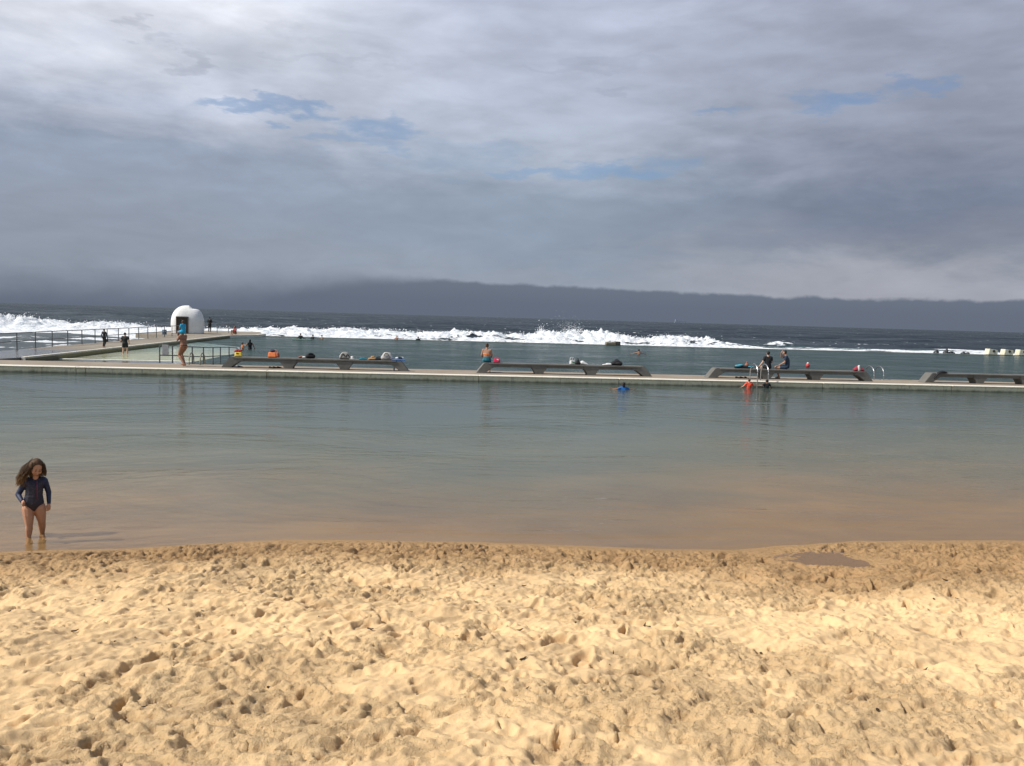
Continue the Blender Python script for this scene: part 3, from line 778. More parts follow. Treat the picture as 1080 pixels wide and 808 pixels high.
# handrail stepping down into the basin, beside the wading basin
rr_ = empty('railing', (-11.15, 43, .28))
pr_ = [(-12.64, 42.5, .28, 1.14), (-12.06, 42.6, .28, 1.14), (-11.15, 42.7, .0, 1.10), (-11.1, 44.65, -.3, 1.0), (-11.1, 46.65, -.3, .92), (-11.1, 48.35, -.3, .86), (-11.1, 50.5, -.3, .78), (-11.1, 52.65, -.3, .66)]
for (x, y, z0, z1) in pr_:
    bm = bmesh.new(); tube(bm, [(x + 11.15, y - 43, z0 - .28), (x + 11.15, y - 43, z1 - .28)], .033, 8); bmobj('post', bm, m_rail, rr_)
for dz in (0, .48):
    bm = bmesh.new(); tube(bm, [(x + 11.15, y - 43, z1 - .28 - dz) for (x, y, z0, z1) in pr_], .026, 8); bmobj('rail', bm, m_rail, rr_)
tag(rr_, 'grey steel handrail running down into the water beside the wading pool', 'railing')
sg = empty('notice_board', (-12.36, 42.47, .68))
bm = bmesh.new(); box(bm, -.15, .15, -.015, .005, 0, .50, .01, 1); bmobj('plate', bm, mat('grey_plate', (.36, .37, .38), .5, .1, 6), sg)
bm = bmesh.new(); box(bm, -.17, .17, .008, .03, .08, .12); bmobj('bracket', bm, m_rail, sg)
bm = bmesh.new(); box(bm, -.17, .17, .008, .03, .38, .42); bmobj('bracket', bm, m_rail, sg)
tag(sg, 'blank grey notice plate fixed between the first two handrail posts', 'sign')
bs = empty('rescue_sign', tuple(onY(173.5, 80.2, .50)), 0)
bm = bmesh.new(); box(bm, -.20, .20, -.03, 0, 0, .45, .02); bmobj('plate', bm, mat('blue_plate', (.08, .16, .27), .5, .1, 6), bs)
bm = bmesh.new(); box(bm, -.14, .14, -.036, -.031, .28, .36); bmobj('panel', bm, mat('white_plastic', (.7, .7, .7), .4, .05), bs)
bm = bmesh.new(); tube(bm, [(0, .03, -.23), (0, .03, .45)], .03, 8); bmobj('post', bm, m_rail, bs)
tag(bs, 'small blue sign box on the promenade railing left of the dome', 'sign')

def hoop(x, y0, z0, y1, z1, top, r=.022, name='handrail'):
    """arched grab rail: leg at (y0,z0), over the top, leg at (y1,z1)"""
    w = y1 - y0; rr = abs(w) / 2; pts = [(x, y0, z0), (x, y0, top - rr)]
    for i_ in range(1, 12):
        a = math.pi * i_ / 12; pts.append((x, y0 + w / 2 - w / 2 * math.cos(a), top - rr + rr * math.sin(a)))
    pts += [(x, y1, top - rr), (x, y1, z1)]
    bm = bmesh.new(); tube(bm, pts, r, 10); return bm
def ladder(xs_, y0, z0, y1, z1, top, label, mt, r=.024):
    x0 = sum(xs_) / len(xs_)
    root = empty('pool_ladder', (x0, y0, z0))
    for x in xs_:
        b_ = hoop(x - x0, 0, 0, y1 - y0, z1 - z0, top - z0, r); bmobj('handrail', b_, mt, root)
    for zz in (-.25, -.55, -.85):
        b_ = bmesh.new(); box(b_, xs_[0] - x0, xs_[-1] - x0, y1 - y0 - .05, y1 - y0 + .05, zz - z0 - .02, zz - z0 + .02, .005, 1); bmobj('rung', b_, mt, root)
    tag(root, label, 'ladder')
ladder((16.12, 16.66), 39.25, .28, 38.33, -1.0, 1.10, 'stainless ladder with two tall arched handrails into the near pool', m_steel, .028)
p1, p2 = onY(913.5, 42.3, .5).x, onY(923.5, 42.3, .5).x
ladder((p1, p2), 41.5, .28, 42.45, -1.0, .98, 'stainless ladder with two arched handrails past the third bench', m_steel, .026)
p1, p2 = onY(203.5, 42.3, .5).x, onY(215.0, 42.3, .5).x
ladder((p1, p2), 41.6, .28, 42.45, -1.0, .84, 'low dull ladder with two arched handrails by the walking woman', mat('worn_brass', (.36, .33, .24), .4, .2, 10, metal=.6), .03)

# ------------------------------------------------------------------ starting blocks, far wall block, rocks, bollard bench
m_cream = concrete('cream_paint', (.62, .58, .44), (.70, .66, .52))
def start_block():
    root = empty('starting_block')
    bm = bmesh.new()
    extrude_profile(bm, [(-.62, 0), (.62, 0), (.62, .62), (-.50, .74)], -.45, .45, .03)
    bmobj('body', bm, m_cream, root)
    bm = bmesh.new(); bmesh.ops.create_cone(bm, cap_ends=True, segments=20, radius1=.17, radius2=.17, depth=.03)
    bmesh.ops.rotate(bm, verts=bm.verts, matrix=Matrix.Rotation(R(90), 3, 'X')); bmesh.ops.translate(bm, verts=bm.verts, vec=(.08, -.462, .46))
    bmobj('number_disc', bm, mat('dark_disc', (.05, .05, .055), .6, .1), root)
    return root
sb = start_block()
for i_, (p, lab) in enumerate([(1045, 'cream starting block farthest left of the three at the right edge'), (1061.5, 'middle cream starting block of the three at the right edge'), (1077, 'cream starting block nearest the right picture edge')]):
    o = sb if i_ == 0 else copy_tree(sb)
    q = onY(p, 99.6, .05); o.location = (q.x, 99.62, .06)
    tag(o, lab, 'starting block', 'cream starting blocks on the far wall')
q = at(640, 362.9, 0.04)
fb = empty('concrete_block', (q.x, 99.45, .05))
bm = bmesh.new(); box(bm, -.85, .30, -.35, .5, 0, .32, .03); bmobj('plinth', bm, concrete('tan_block', (.20, .17, .12), (.28, .24, .17)), fb)
bm = bmesh.new(); box(bm, .302, .90, -.33, .45, 0, .42, .04); bmobj('end_block', bm, concrete('dark_block', (.06, .055, .05), (.10, .09, .08)), fb)
tag(fb, 'low tan and dark concrete block on the far wall amid the surf', 'concrete block')
m_rock = mat('wet_rock', (.045, .05, .055), .35, .3, 3, bump=.6, bscale=6)
for i_, (p, w, h_, lab) in enumerate([(987.5, .55, .55, 'pointed dark rock in the foam left of the other rocks'), (998, .45, .75, 'tall dark rock in the foam, second from the left'), (1003, .9, .42, 'wide low dark rock in the foam beside the tall rock'),
                                 (1016, .5, .32, 'small dark rock in the foam toward the starting blocks'), (1020.5, .45, .28, 'tiniest dark rock in the foam nearest the starting blocks')]):
    q = onY(p, 100.3, 0)
    bm = bmesh.new(); bmesh.ops.create_icosphere(bm, subdivisions=3, radius=1)
    for v in bm.verts:
        n_ = 1 + .35 * math.sin(v.co.x * 3.1 + i_) * math.cos(v.co.y * 2.7 + i_) + random.uniform(-.05, .05)
        v.co = Vector((v.co.x * w * .62 * n_, v.co.y * .3 * n_, max(v.co.z, -.4) * h_ * .72 * n_ * (1 - .5 * abs(v.co.x))))
    tag(bmobj('rock', bm, m_rock, None, False, (q.x, 100.35, .06)), lab, 'rock', 'dark rocks in the foam')
pb = empty('plank_bench', tuple(at(120.5, 360.9, .276)))
bm = bmesh.new(); box(bm, -.75, .75, -.18, .18, .14, .22, .01); bmobj('seat', bm, mat('dark_plank', (.03, .03, .032), .6), pb)
for s in (-.55, .55):
    bm = bmesh.new(); box(bm, s - .06, s + .06, -.14, .14, 0, .14); bmobj('leg', bm, MATS['dark_plank'], pb)
tag(pb, 'low black plank bench at the railing between the two dark-clad bathers', 'bench')

# ------------------------------------------------------------------ ship on the horizon
sp_ = at(717, 342.0, -.3); d3 = Vector((ray(717, 341)[0], ray(717, 341)[1], 0)).normalized() * 5200
ship = empty('cargo_ship', (d3.x, d3.y, -.5))
m_sh = mat('ship_hazed_paint', (.30, .34, .41), .8, .1, .1)  # pale blue-grey: the haze of distance is put into the ship's colour
bm = bmesh.new(); extrude_profile(bm, [(-34, 0), (30, 0), (38, 9), (-36, 8)], -6, 6, .4); bmobj('hull', bm, m_sh, ship)
bm = bmesh.new(); box(bm, -30, -17, -5, 5, 8, 21, .3, 1); bmobj('superstructure', bm, m_sh, ship)
bm = bmesh.new(); box(bm, -12, 24, -5, 5, 9, 13, .3, 1); bmobj('cargo', bm, m_sh, ship)
tag(ship, 'tiny hazy grey ship on the horizon above the splash', 'ship')

# ------------------------------------------------------------------ people
def skinmat(n, c): 
    m = mat(n, c, .55, .08, 6)
    return m
SK = skinmat('skin', (.42, .23, .15)); SK2 = skinmat('tanned_skin', (.30, .145, .085)); SK3 = skinmat('pale_skin', (.52, .33, .24))
HR_D = mat('dark_hair', (.018, .013, .010), .5, .2, 30); HR_B = mat('brown_hair', (.10, .058, .032), .5, .3, 30)
def fab(n, c, r=.8): return mat(n, c, r, .10, 12)

BASE = dict(head=(0, -.015, 1.585), neck=(0, .005, 1.44), chest=(0, 0, 1.27), waist=(0, -.005, 1.08), pel=(0, .01, .95),
            sl=(-.165, .01, 1.39), el=(-.215, .03, 1.12), wl=(-.235, -.04, .88), sr=(.165, .01, 1.39), er=(.215, .03, 1.12), wr=(.235, -.04, .88),
            hl=(-.085, 0, .91), kl=(-.10, -.02, .50), al=(-.105, .02, .09), hr=(.085, 0, .91), kr=(.10, -.02, .50), ar=(.105, .02, .09), face=(0, -1, -.08), toe=(0, -1, 0))
def V3(p): return Vector(p)
def lerp(a, b, t): return V3(a) * (1 - t) + V3(b) * t
def person(name, label, loc, rz, pose, skin, clothes, hair, s=1.0, fat=1.0, voxel=.009, group=None, hands=True, legs=True, loose=None, extra=None):
    J = dict(BASE); J.update(pose); J = {k_: V3(v) for k_, v in J.items()}
    root = empty(name, loc, rz); root.scale = (s, s, s)
    f = J['face'].normalized(); side = f.cross(Vector((0, 0, 1))).normalized() * -1     # +x side when facing -y
    upv = side.cross(f).normalized()
    if upv.z < 0: upv = -upv
    hd = J['head']
    def hp_(a, b, c): return tuple(hd + side * a + f * b + upv * c)
    Hs = []
    Hs.append([hp_(0, -.02, .03) + (.078, .085, .085), hp_(0, .015, -.01) + (.070, .070, .085), hp_(0, .03, -.075) + (.038, .035, .035)])
    Hs.append([hp_(0, .085, .0) + (.008,), hp_(0, .106, -.032) + (.013,), hp_(0, .075, -.036) + (.018,)])              # nose
    for sx_ in (-1, 1):
        Hs.append([hp_(.078 * sx_, -.005, .012) + (.016,), hp_(.078 * sx_, -.005, -.03) + (.010,)])                       # ears
    Hs.append([hp_(0, .078, -.072) + (.018, .012, .012), hp_(0, .07, -.07) + (.02,)])                                 # lips
    nk = J['neck']; ch = J['chest']; wa = J['waist']; pe = J['pel']
    Hs.append([tuple(lerp(nk, hd, .6)) + (.050,), tuple(nk) + (.056,), tuple(lerp(nk, ch, .3)) + (.06,)])
    sh = (.062 * fat, .062 * fat, .055)
    Hs.append([tuple(lerp(J['sl'], nk, .12)) + (.052,), tuple(lerp(J['sr'], nk, .12)) + (.052,), tuple(ch) + (.135 * fat, .095 * fat, .09), tuple(lerp(nk, ch, .25)) + (.055,)])
    Hs.append([tuple(ch) + (.135 * fat, .098 * fat, .08), tuple(wa) + (.115 * fat, .088 * fat, .07)])
    Hs.append([tuple(wa) + (.115 * fat, .088 * fat, .06), tuple(pe) + (.145 * fat, .105 * fat, .08)])
    def limb(a, b, ra, rb): Hs.append([tuple(J[a] if isinstance(a, str) else a) + (ra,), tuple(J[b] if isinstance(b, str) else b) + (rb,)])
    for q in 'lr':
        limb('s' + q, 'e' + q, .050 * fat, .037 * fat); limb('e' + q, lerp(J['e' + q], J['w' + q], .35), .037 * fat, .038 * fat)
        limb(lerp(J['e' + q], J['w' + q], .35), 'w' + q, .038 * fat, .024)
        if hands:
            w = J['w' + q]; d = (w - J['e' + q]).normalized(); hv = J.get('hand' + q)
            if hv is not None: d = hv.normalized()
            c = Vector((0, -1, 0)) if abs(d.y) < .8 else Vector((0, 0, -1))
            ac = d.cross(c).normalized(); nn = ac.cross(d).normalized()
            Hs.append([tuple(w + d * .01) + (.024,), tuple(w + d * .075 + ac * .026) + (.013,), tuple(w + d * .075 - ac * .026) + (.013,)])
            for kf, (off, ln) in enumerate(((-.033, .058), (-.011, .074), (.011, .080), (.033, .070))):
                a_ = w + d * .078 + ac * off; b_ = a_ + d * ln * .5 + ac * off * .25; c2 = b_ + d * ln * .42 - nn * ln * .32
                Hs.append([tuple(a_) + (.0095,), tuple(b_) + (.009,)]); Hs.append([tuple(b_) + (.009,), tuple(c2) + (.008,)])
            sg_ = 1 if q == 'l' else -1
            a_ = w + d * .025 + ac * .024 * sg_; b_ = a_ + d * .032 + ac * .024 * sg_ - nn * .012; c2 = b_ + d * .030
            Hs.append([tuple(a_) + (.012,), tuple(b_) + (.011,)]); Hs.append([tuple(b_) + (.011,), tuple(c2) + (.0095,)])
        if legs:
            kx, ax_ = J['k' + q], J['a' + q]
            Hs.append([tuple(lerp(J['h' + q], pe, .1)) + (.092 * fat,), tuple(lerp(J['h' + q], kx, .35)) + (.080 * fat,)])
            limb(lerp(J['h' + q], kx, .35), kx, .080 * fat, .054 * fat)
            limb(kx, lerp(kx, ax_, .3), .052 * fat, .055 * fat); limb(lerp(kx, ax_, .3), ax_, .054 * fat, .033)
            t = (J.get('toe' + q) or J['toe']).normalized()
            Hs.append([tuple(ax_ + t * -.035 + Vector((0, 0, -.055))) + (.030,), tuple(ax_ + Vector((0, 0, -.01))) + (.036,), tuple(ax_ + t * .11 + Vector((0, 0, -.062))) + (.040, .040, .022)])
            Hs.append([tuple(ax_ + t * .10 + Vector((0, 0, -.065))) + (.040, .040, .020), tuple(ax_ + t * .165 + Vector((0, 0, -.072))) + (.034, .030, .013)])
    fuse('body', Hs, skin, voxel, 3, root)
    # eyes and mouth
    for sx_ in (-1, 1):
        bm = bmesh.new(); bmesh.ops.create_uvsphere(bm, u_segments=8, v_segments=6, radius=.012)
        bmesh.ops.translate(bm, verts=bm.verts, vec=hp_(.031 * sx_, .076, .004)); bmobj('eye', bm, HR_D, root, True)
    # clothes follow the body
    g = .012
    def torso(lo, hi_shoulder=True, gg=g):
        out = []
        if hi_shoulder: out.append([tuple(lerp(J['sl'], nk, .10)) + (.052 + gg,), tuple(lerp(J['sr'], nk, .10)) + (.052 + gg,), tuple(ch) + (.135 * fat + gg, .095 * fat + gg, .09), tuple(lerp(nk, ch, .35)) + (.052 + gg,)])
        out.append([tuple(ch) + (.135 * fat + gg, .098 * fat + gg, .07), tuple(wa) + (.115 * fat + gg, .088 * fat + gg, .05)])
        if lo: out.append([tuple(wa) + (.115 * fat + gg, .088 * fat + gg, .05), tuple(pe) + (.145 * fat + gg, .105 * fat + gg, .06)])
        return out
    def sleeves(fr):
        out = []
        for q in 'lr':
            A, E, Wr = J['s' + q], J['e' + q], J['w' + q]
            if fr <= 1: out.append([tuple(A) + (.050 * fat + g,), tuple(lerp(A, E, fr)) + ((.050 - .012 * fr) * fat + g,)])
            else:
                out.append([tuple(A) + (.050 * fat + g,), tuple(E) + (.038 * fat + g,)]); out.append([tuple(E) + (.038 * fat + g,), tuple(lerp(E, Wr, fr - 1)) + (.028 + g * .6,)])
        return out
    def trouser(fr, gg=g):
        out = [[tuple(wa) + (.112 * fat + gg, .086 * fat + gg, .02), tuple(pe) + (.145 * fat + gg, .105 * fat + gg, .08)]]
        for q in 'lr':
            A, E, Wr = J['h' + q], J['k' + q], J['a' + q]
            out.append([tuple(lerp(A, pe, .1)) + (.092 * fat + gg,), tuple(lerp(A, E, min(fr, 1))) + ((.092 - .035 * min(fr, 1)) * fat + gg,)])
            if fr > 1: out.append([tuple(E) + (.058 * fat + gg,), tuple(lerp(E, Wr, fr - 1)) + (.040 + gg,)])
        return out
    for (kind, mt) in clothes:
        if kind == 'shirt': h_ = torso(True) + sleeves(.55)
        elif kind == 'longshirt': h_ = torso(True) + sleeves(1.95)
        elif kind == 'rashie': h_ = torso(False) + sleeves(.5)
        elif kind == 'tank': h_ = torso(True, True)
        elif kind == 'croptop': h_ = [[tuple(ch + Vector((0, 0, -.03))) + (.137 * fat + g, .098 * fat + g, .05), tuple(lerp(ch, wa, .35)) + (.125 * fat + g, .092 * fat + g, .03)]]
        elif kind == 'bikini_top': h_ = [[tuple(ch + Vector((0, 0, .0))) + (.137 * fat + .008, .098 * fat + .010, .022), tuple(ch + Vector((0, 0, -.03))) + (.135 * fat + .008, .098 * fat + .010, .022)]]
        elif kind == 'bikini': h_ = [[tuple(pe + Vector((0, 0, .015))) + (.146 * fat + .008, .106 * fat + .008, .035), tuple(pe + Vector((0, 0, -.06))) + (.10, .095, .03)]]
        elif kind == 'onepiece': h_ = torso(True)[0:2] + [[tuple(wa) + (.115 * fat + g, .088 * fat + g, .05), tuple(pe) + (.147 * fat + g, .107 * fat + g, .04), tuple(pe + Vector((0, 0, -.07))) + (.08, .09, .03)]]
        elif kind == 'shorts': h_ = trouser(.45)
        elif kind == 'highshorts': h_ = trouser(.3) + [[tuple(wa) + (.118 * fat + g, .09 * fat + g, .07), tuple(pe) + (.147 * fat + g, .107 * fat + g, .06)]]
        elif kind == 'leggings': h_ = trouser(1.9)
        elif kind == 'wetsuit': h_ = torso(True) + sleeves(1.9) + trouser(1.9)
        fuse({'rashie': 'rash_shirt', 'highshorts': 'shorts', 'longshirt': 'shirt', 'onepiece': 'swimsuit', 'bikini_top': 'bikini_top', 'croptop': 'top'}.get(kind, kind), h_, mt, voxel, 2, root)
    if hair:
        style, mt = hair
        hh_ = [[hp_(0, -.032, .042) + (.088, .088, .082), hp_(0, -.055, -.01) + (.080, .055, .06)]]
        if style == 'bun': hh_.append([hp_(0, -.10, .085) + (.038,)])
        if style == 'tail': hh_.append([hp_(0, -.10, .03) + (.028,), hp_(0, -.13, -.10) + (.022,)])
        if style == 'bob': hh_ += [[hp_(0, -.06, .0) + (.085, .05, .07), tuple(nk + Vector((0, 0, .02)) - f * .05) + (.075, .04, .04)]]
        if style == 'long': hh_ += [[hp_(0, -.06, .0) + (.085, .05, .07), tuple(lerp(nk, ch, .3) - f * .085) + (.075, .03, .05)]]
        if style == 'cap': hh_ = [[hp_(0, -.012, .045) + (.088, .098, .080)]]
        fuse({'cap': 'swim_cap'}.get(style, 'hair'), hh_, mt, voxel, 1, root)
    if extra: extra(root, J)
    tag(root, label, 'person', group)
    return root

BLK = fab('black_cloth', (.012, .012, .014)); NAVY = fab('navy_cloth', (.016, .022, .05)); BLUE = fab('bright_blue_cloth', (.02, .17, .55)); TEAL = fab('teal_cloth', (.02, .16, .21))
ORG = fab('orange_cloth', (.85, .24, .06)); CORAL = fab('neon_coral_cloth', (.95, .10, .045)); RED = fab('red_cloth', (.35, .03, .035)); SKYB = fab('sky_blue_cloth', (.03, .42, .68)); DBLUE = fab('dark_blue_shirt', (.022, .040, .072))
WHT = fab('white_cloth', (.75, .74, .72)); PINK = fab('pink_cloth', (.75, .02, .10))

face_away = math.pi
# --- adult woman walking with a child on her shoulders
wp = at(193, 386.3, .28); 
walk = dict(head=(.02, -.03, 1.585), kl=(-.09, -.25, .56), al=(-.10, .02, .10), kr=(.10, -.14, .50), ar=(.12, .20, .15), toe=(0, -1, -.05),
            sl=(-.16, .0, 1.40), el=(-.22, -.10, 1.22), wl=(-.12, -.17, 1.44), handl=(0, -.2, 1), sr=(.16, 0, 1.40), er=(.22, -.10, 1.22), wr=(.12, -.17, 1.44), handr=(0, -.2, 1),
            chest=(0, .0, 1.28), waist=(0, .03, 1.10), pel=(0, .06, .95), hl=(-.085, .05, .91), hr=(.085, .05, .91))
woman = person('person', 'tanned woman in dark bikini walking the causeway, carrying a child on her shoulders', (wp.x, wp.y, .285), R(-128), walk, SK2, [('bikini', BLK), ('bikini_top', fab('tan_bikini', (.22, .08, .05)))], ('short', HR_D), 1.0, 1.30)
sit_sh = dict(head=(0, -.03, 1.14), neck=(0, .0, .99), chest=(0, .0, .82), waist=(0, 0, .64), pel=(0, 0, .50), sl=(-.14, 0, .94), sr=(.14, 0, .94), el=(-.19, -.08, .74), er=(.19, -.08, .74), wl=(-.12, -.22, .68), wr=(.12, -.22, .68),
              hl=(-.08, -.02, .50), hr=(.08, -.02, .50), kl=(-.17, -.30, .46), kr=(.17, -.30, .46), al=(-.15, -.30, .12), ar=(.15, -.30, .12))
a_ = R(-128)
person('person', 'small child in bright blue shirt riding on the walking woman\'s shoulders', (wp.x - .09 * math.sin(a_) - .05, wp.y + .09 * math.cos(a_), 1.55), R(-128), sit_sh, SK2, [('rashie', SKYB), ('shorts', SKYB)], ('short', HR_B), .70, 1.25, .012)

# --- promenade figures
q = at(110, 366.6, .28)
person('person', 'child in full black wetsuit walking on the promenade', (q.x, q.y, .285), R(160), dict(al=(-.10, .12, .12), kl=(-.1, -.04, .5), kr=(.1, -.08, .5), el=(-.26, .02, 1.14), er=(.26, .02, 1.14), wl=(-.30, -.06, .93), wr=(.30, -.08, .93)), SK, [('wetsuit', BLK)], ('short', mat('grey_hair', (.10, .10, .10), .6)), .72, 1.0, .011)
q = at(132, 373.4, -.02)
person('person', 'boy in black top and shorts standing shin-deep in the wading pool', (q.x, q.y, -.22), R(175), dict(el=(-.27, .02, 1.14), er=(.27, .02, 1.14), wl=(-.20, -.16, 1.0), wr=(.20, -.16, 1.0), kl=(-.13, -.02, .5), kr=(.13, -.02, .5), al=(-.15, .02, .09), ar=(.15, .02, .09)), SK3, [('shirt', BLK), ('shorts', BLK)], ('short', HR_D), .92, 1.22, .011)
q = at(221.2, 350.6, .28)
person('person', 'person in black clothes standing by the ladder right of the dome', (q.x, q.y, .285), R(170), dict(el=(-.24, -.04, 1.14), er=(.24, -.04, 1.14), wl=(-.10, -.20, 1.08), wr=(.10, -.20, 1.08)), SK, [('wetsuit', BLK)], ('short', HR_D), 1.03, 1.15, .012)
sit = dict(head=(0, -.05, .72), neck=(0, -.01, .57), chest=(0, 0, .40), waist=(0, .03, .22), pel=(0, .05, .10), sl=(-.16, 0, .52), sr=(.16, 0, .52), el=(-.20, -.14, .30), er=(.20, -.14, .30), wl=(-.11, -.33, .36), wr=(.11, -.33, .36),
           hl=(-.08, .0, .10), hr=(.08, .0, .10), kl=(-.10, -.38, .40), kr=(.10, -.38, .40), al=(-.10, -.42, .0), ar=(.10, -.42, .0))
q = at(248, 353.3, .30)
person('person', 'person in dark red top crouching at the promenade tip', (q.x - .0, q.y, .36), R(-35), sit, SK2, [('shirt', RED)], ('short', HR_D), 1.05, 1.1, .012)

# --- bench sitters (backs to the camera, facing the sea): local -y turned to +y
bsit = dict(head=(0, -.04, .76), neck=(0, .0, .62), chest=(0, 0, .42), waist=(0, .02, .24), pel=(0, .02, .10), sl=(-.165, 0, .56), sr=(.165, 0, .56), el=(-.235, -.04, .32), er=(.235, -.04, .32), wl=(-.17, -.24, .20), wr=(.17, -.24, .20),
            hl=(-.09, -.02, .09), hr=(.09, -.02, .09), kl=(-.12, -.44, .06), kr=(.12, -.44, .06), al=(-.12, -.44, -.40), ar=(.12, -.44, -.40))
q = onY(513.2, 40.62, SEAT)
person('person', 'woman in orange top and teal shorts sitting on the bench end, back turned', (q.x, q.y, SEAT + .005), R(172), bsit, SK, [('croptop', ORG), ('highshorts', TEAL)], ('bun', HR_B), 1.06, 1.28, .009)
q = onY(809.5, 40.66, SEAT)
b3 = dict(bsit); b3.update(er=(.27, .0, .32), wr=(.42, -.04, .10), handr=(1, 0, -.1), el=(-.24, -.06, .34), wl=(-.10, -.28, .22))
person('person', 'dark-haired person in black shirt sitting on the third bench, left of the man', (q.x, q.y, SEAT + .005), R(180), b3, SK3, [('shirt', BLK), ('shorts', BLK)], ('short', HR_D), 1.02, 1.2, .009)
q = onY(827.5, 40.62, SEAT)
b4 = dict(head=(0, -.09, .80), neck=(0, -.02, .67), chest=(0, .04, .46), waist=(0, .07, .26), pel=(0, .04, .10), sl=(-.18, .01, .60), sr=(.18, .01, .60), el=(-.20, -.22, .56), wl=(-.09, -.25, .78), handl=(.3, .3, .6), er=(.20, -.05, .34), wr=(.16, -.28, .20),
          hl=(-.09, -.02, .10), hr=(.09, -.02, .10), kl=(-.11, -.46, .08), kr=(.11, -.42, .06), al=(-.10, -.30, -.36), ar=(.10, -.28, -.38))
person('person', 'man in dark blue shirt sitting sideways with one hand raised to his face', (q.x + .05, q.y, SEAT + .005), R(-118), b4, SK, [('shirt', DBLUE), ('shorts', DBLUE)], ('short', HR_D), 1.05, 1.2, .009)

# --- people in the water
def swim(px, py, zb, label, skin, cl, hair, s, pose=None, rz=180, fat=1.0, sink=None, wz=0.0):
    q = at(px, py, wz); p = dict(el=(-.34, -.06, 1.20), er=(.34, -.06, 1.20), wl=(-.40, -.22, 1.14), wr=(.40, -.22, 1.14))
    if pose: p.update(pose)
    person('person', label, (q.x, q.y, wz - sink), R(rz), p, skin, cl, hair, s, fat, .011)
swim(789.8, 409.6, 0, 'child in neon coral rash shirt chest-deep beside the pool ladder', SK3, [('rashie', CORAL)], ('short', HR_B), .74, fat=1.2, sink=.80)
swim(808.5, 409.4, 0, 'child in black rash shirt in the water below the ladder handrails', SK2, [('rashie', BLK)], ('short', HR_D), .74, fat=1.1, sink=.84, pose=dict(wr=(.52, -.1, 1.29), er=(.34, -.0, 1.28)))
swim(657.5, 410.6, 0, 'dark-haired child in bright blue rash shirt swimming alone in the near pool', SK2, [('rashie', BLUE)], ('bob', HR_D), .80, sink=1.05, pose=dict(el=(-.38, -.02, 1.32), wl=(-.62, -.1, 1.30), er=(.38, -.02, 1.32), wr=(.62, -.1, 1.30)))
swim(263.5, 368.5, 0, 'woman with long dark hair standing waist-deep, holding a toddler in orange', SK, [('onepiece', BLK)], ('bob', HR_D), 1.0, rz=200, fat=1.1, sink=.93, pose=dict(er=(.26, -.16, 1.22), wr=(.36, -.36, 1.24), el=(-.28, .02, 1.2), wl=(-.34, -.1, 1.05)))
swim(255.6, 369.0, 0, 'toddler in orange rash shirt held in the water by the long-haired woman', SK2, [('rashie', ORG)], ('short', HR_D), .74, rz=100, fat=1.3, sink=.70)
FAR = 'distant swimmers at the surf edge'
swim(317, 358.3, 0, 'far swimmer in dark cap leaning on a green board', SK2, [('wetsuit', BLK)], ('cap', fab('navy_cap', (.02, .05, .09))), 1.0, sink=1.02, pose=dict(el=(-.26, -.12, 1.2), er=(.26, -.12, 1.2)))
swim(330, 357.4, 0, 'black-clad swimmer lying low in the water between two other far swimmers', SK2, [('wetsuit', BLK)], ('short', HR_D), 1.0, sink=1.22, pose=dict(wl=(-.6, -.1, 1.36), el=(-.36, 0, 1.36)), rz=150)
swim(339.5, 357.6, 0, 'bare-armed far swimmer right of the black-clad one', SK3, [('shorts', NAVY)], ('short', HR_D), 1.0, sink=1.24, pose=dict(wr=(-.0, -.3, 1.36), er=(.36, 0, 1.33), el=(-.4, 0, 1.38), wl=(-.65, 0, 1.38)))
swim(418.5, 358.4, 0, 'far swimmer with brown hair and one arm stretched out to the left', SK, [('shorts', NAVY)], ('short', HR_B), 1.0, sink=1.20, pose=dict(er=(.38, 0, 1.36), wr=(.70, 0, 1.36)), rz=0)
swim(441, 359.0, 0, 'far swimmer of whom only a dark head shows, above the bench bags', SK2, [('wetsuit', BLK)], ('short', HR_D), 1.0, sink=1.26)
swim(673.5, 374.2, 0, 'swimmer with dark hair and bare shoulders above the second bench', SK, [('shorts', NAVY)], ('short', HR_D), 1.05, sink=1.28, pose=dict(el=(-.38, -.02, 1.34), wl=(-.58, -.1, 1.30), er=(.38, -.02, 1.34), wr=(.58, -.1, 1.30)))
q = at(319, 358.6, .0)
bm = bmesh.new(); box(bm, -1.0, 1.0, -.25, .25, .0, .07, .03); tag(bmobj('bodyboard', bm, fab('green_foam', (.10, .36, .20)), None, True, (q.x, q.y - .4, .02)), 'green bodyboard floating under the far dark-capped swimmer', 'bodyboard')
q = at(851.8, 387.4, .0)
bu = empty('buoy', (q.x, q.y, 0))
bm = bmesh.new(); bmesh.ops.create_uvsphere(bm, u_segments=16, v_segments=12, radius=.15); bmesh.ops.scale(bm, verts=bm.verts, vec=(1, 1, 1.1)); bmesh.ops.translate(bm, verts=bm.verts, vec=(0, 0, .12)); bmobj('float', bm, fab('buoy_red', (.55, .06, .06), .5), bu, True)
bm = bmesh.new(); bmesh.ops.create_cone(bm, cap_ends=True, segments=16, radius1=.10, radius2=.05, depth=.12); bmesh.ops.translate(bm, verts=bm.verts, vec=(0, 0, .30)); bmobj('cap', bm, fab('buoy_white', (.7, .66, .62), .5), bu, True)
tag(bu, 'small red and white float bobbing above the third bench', 'buoy')

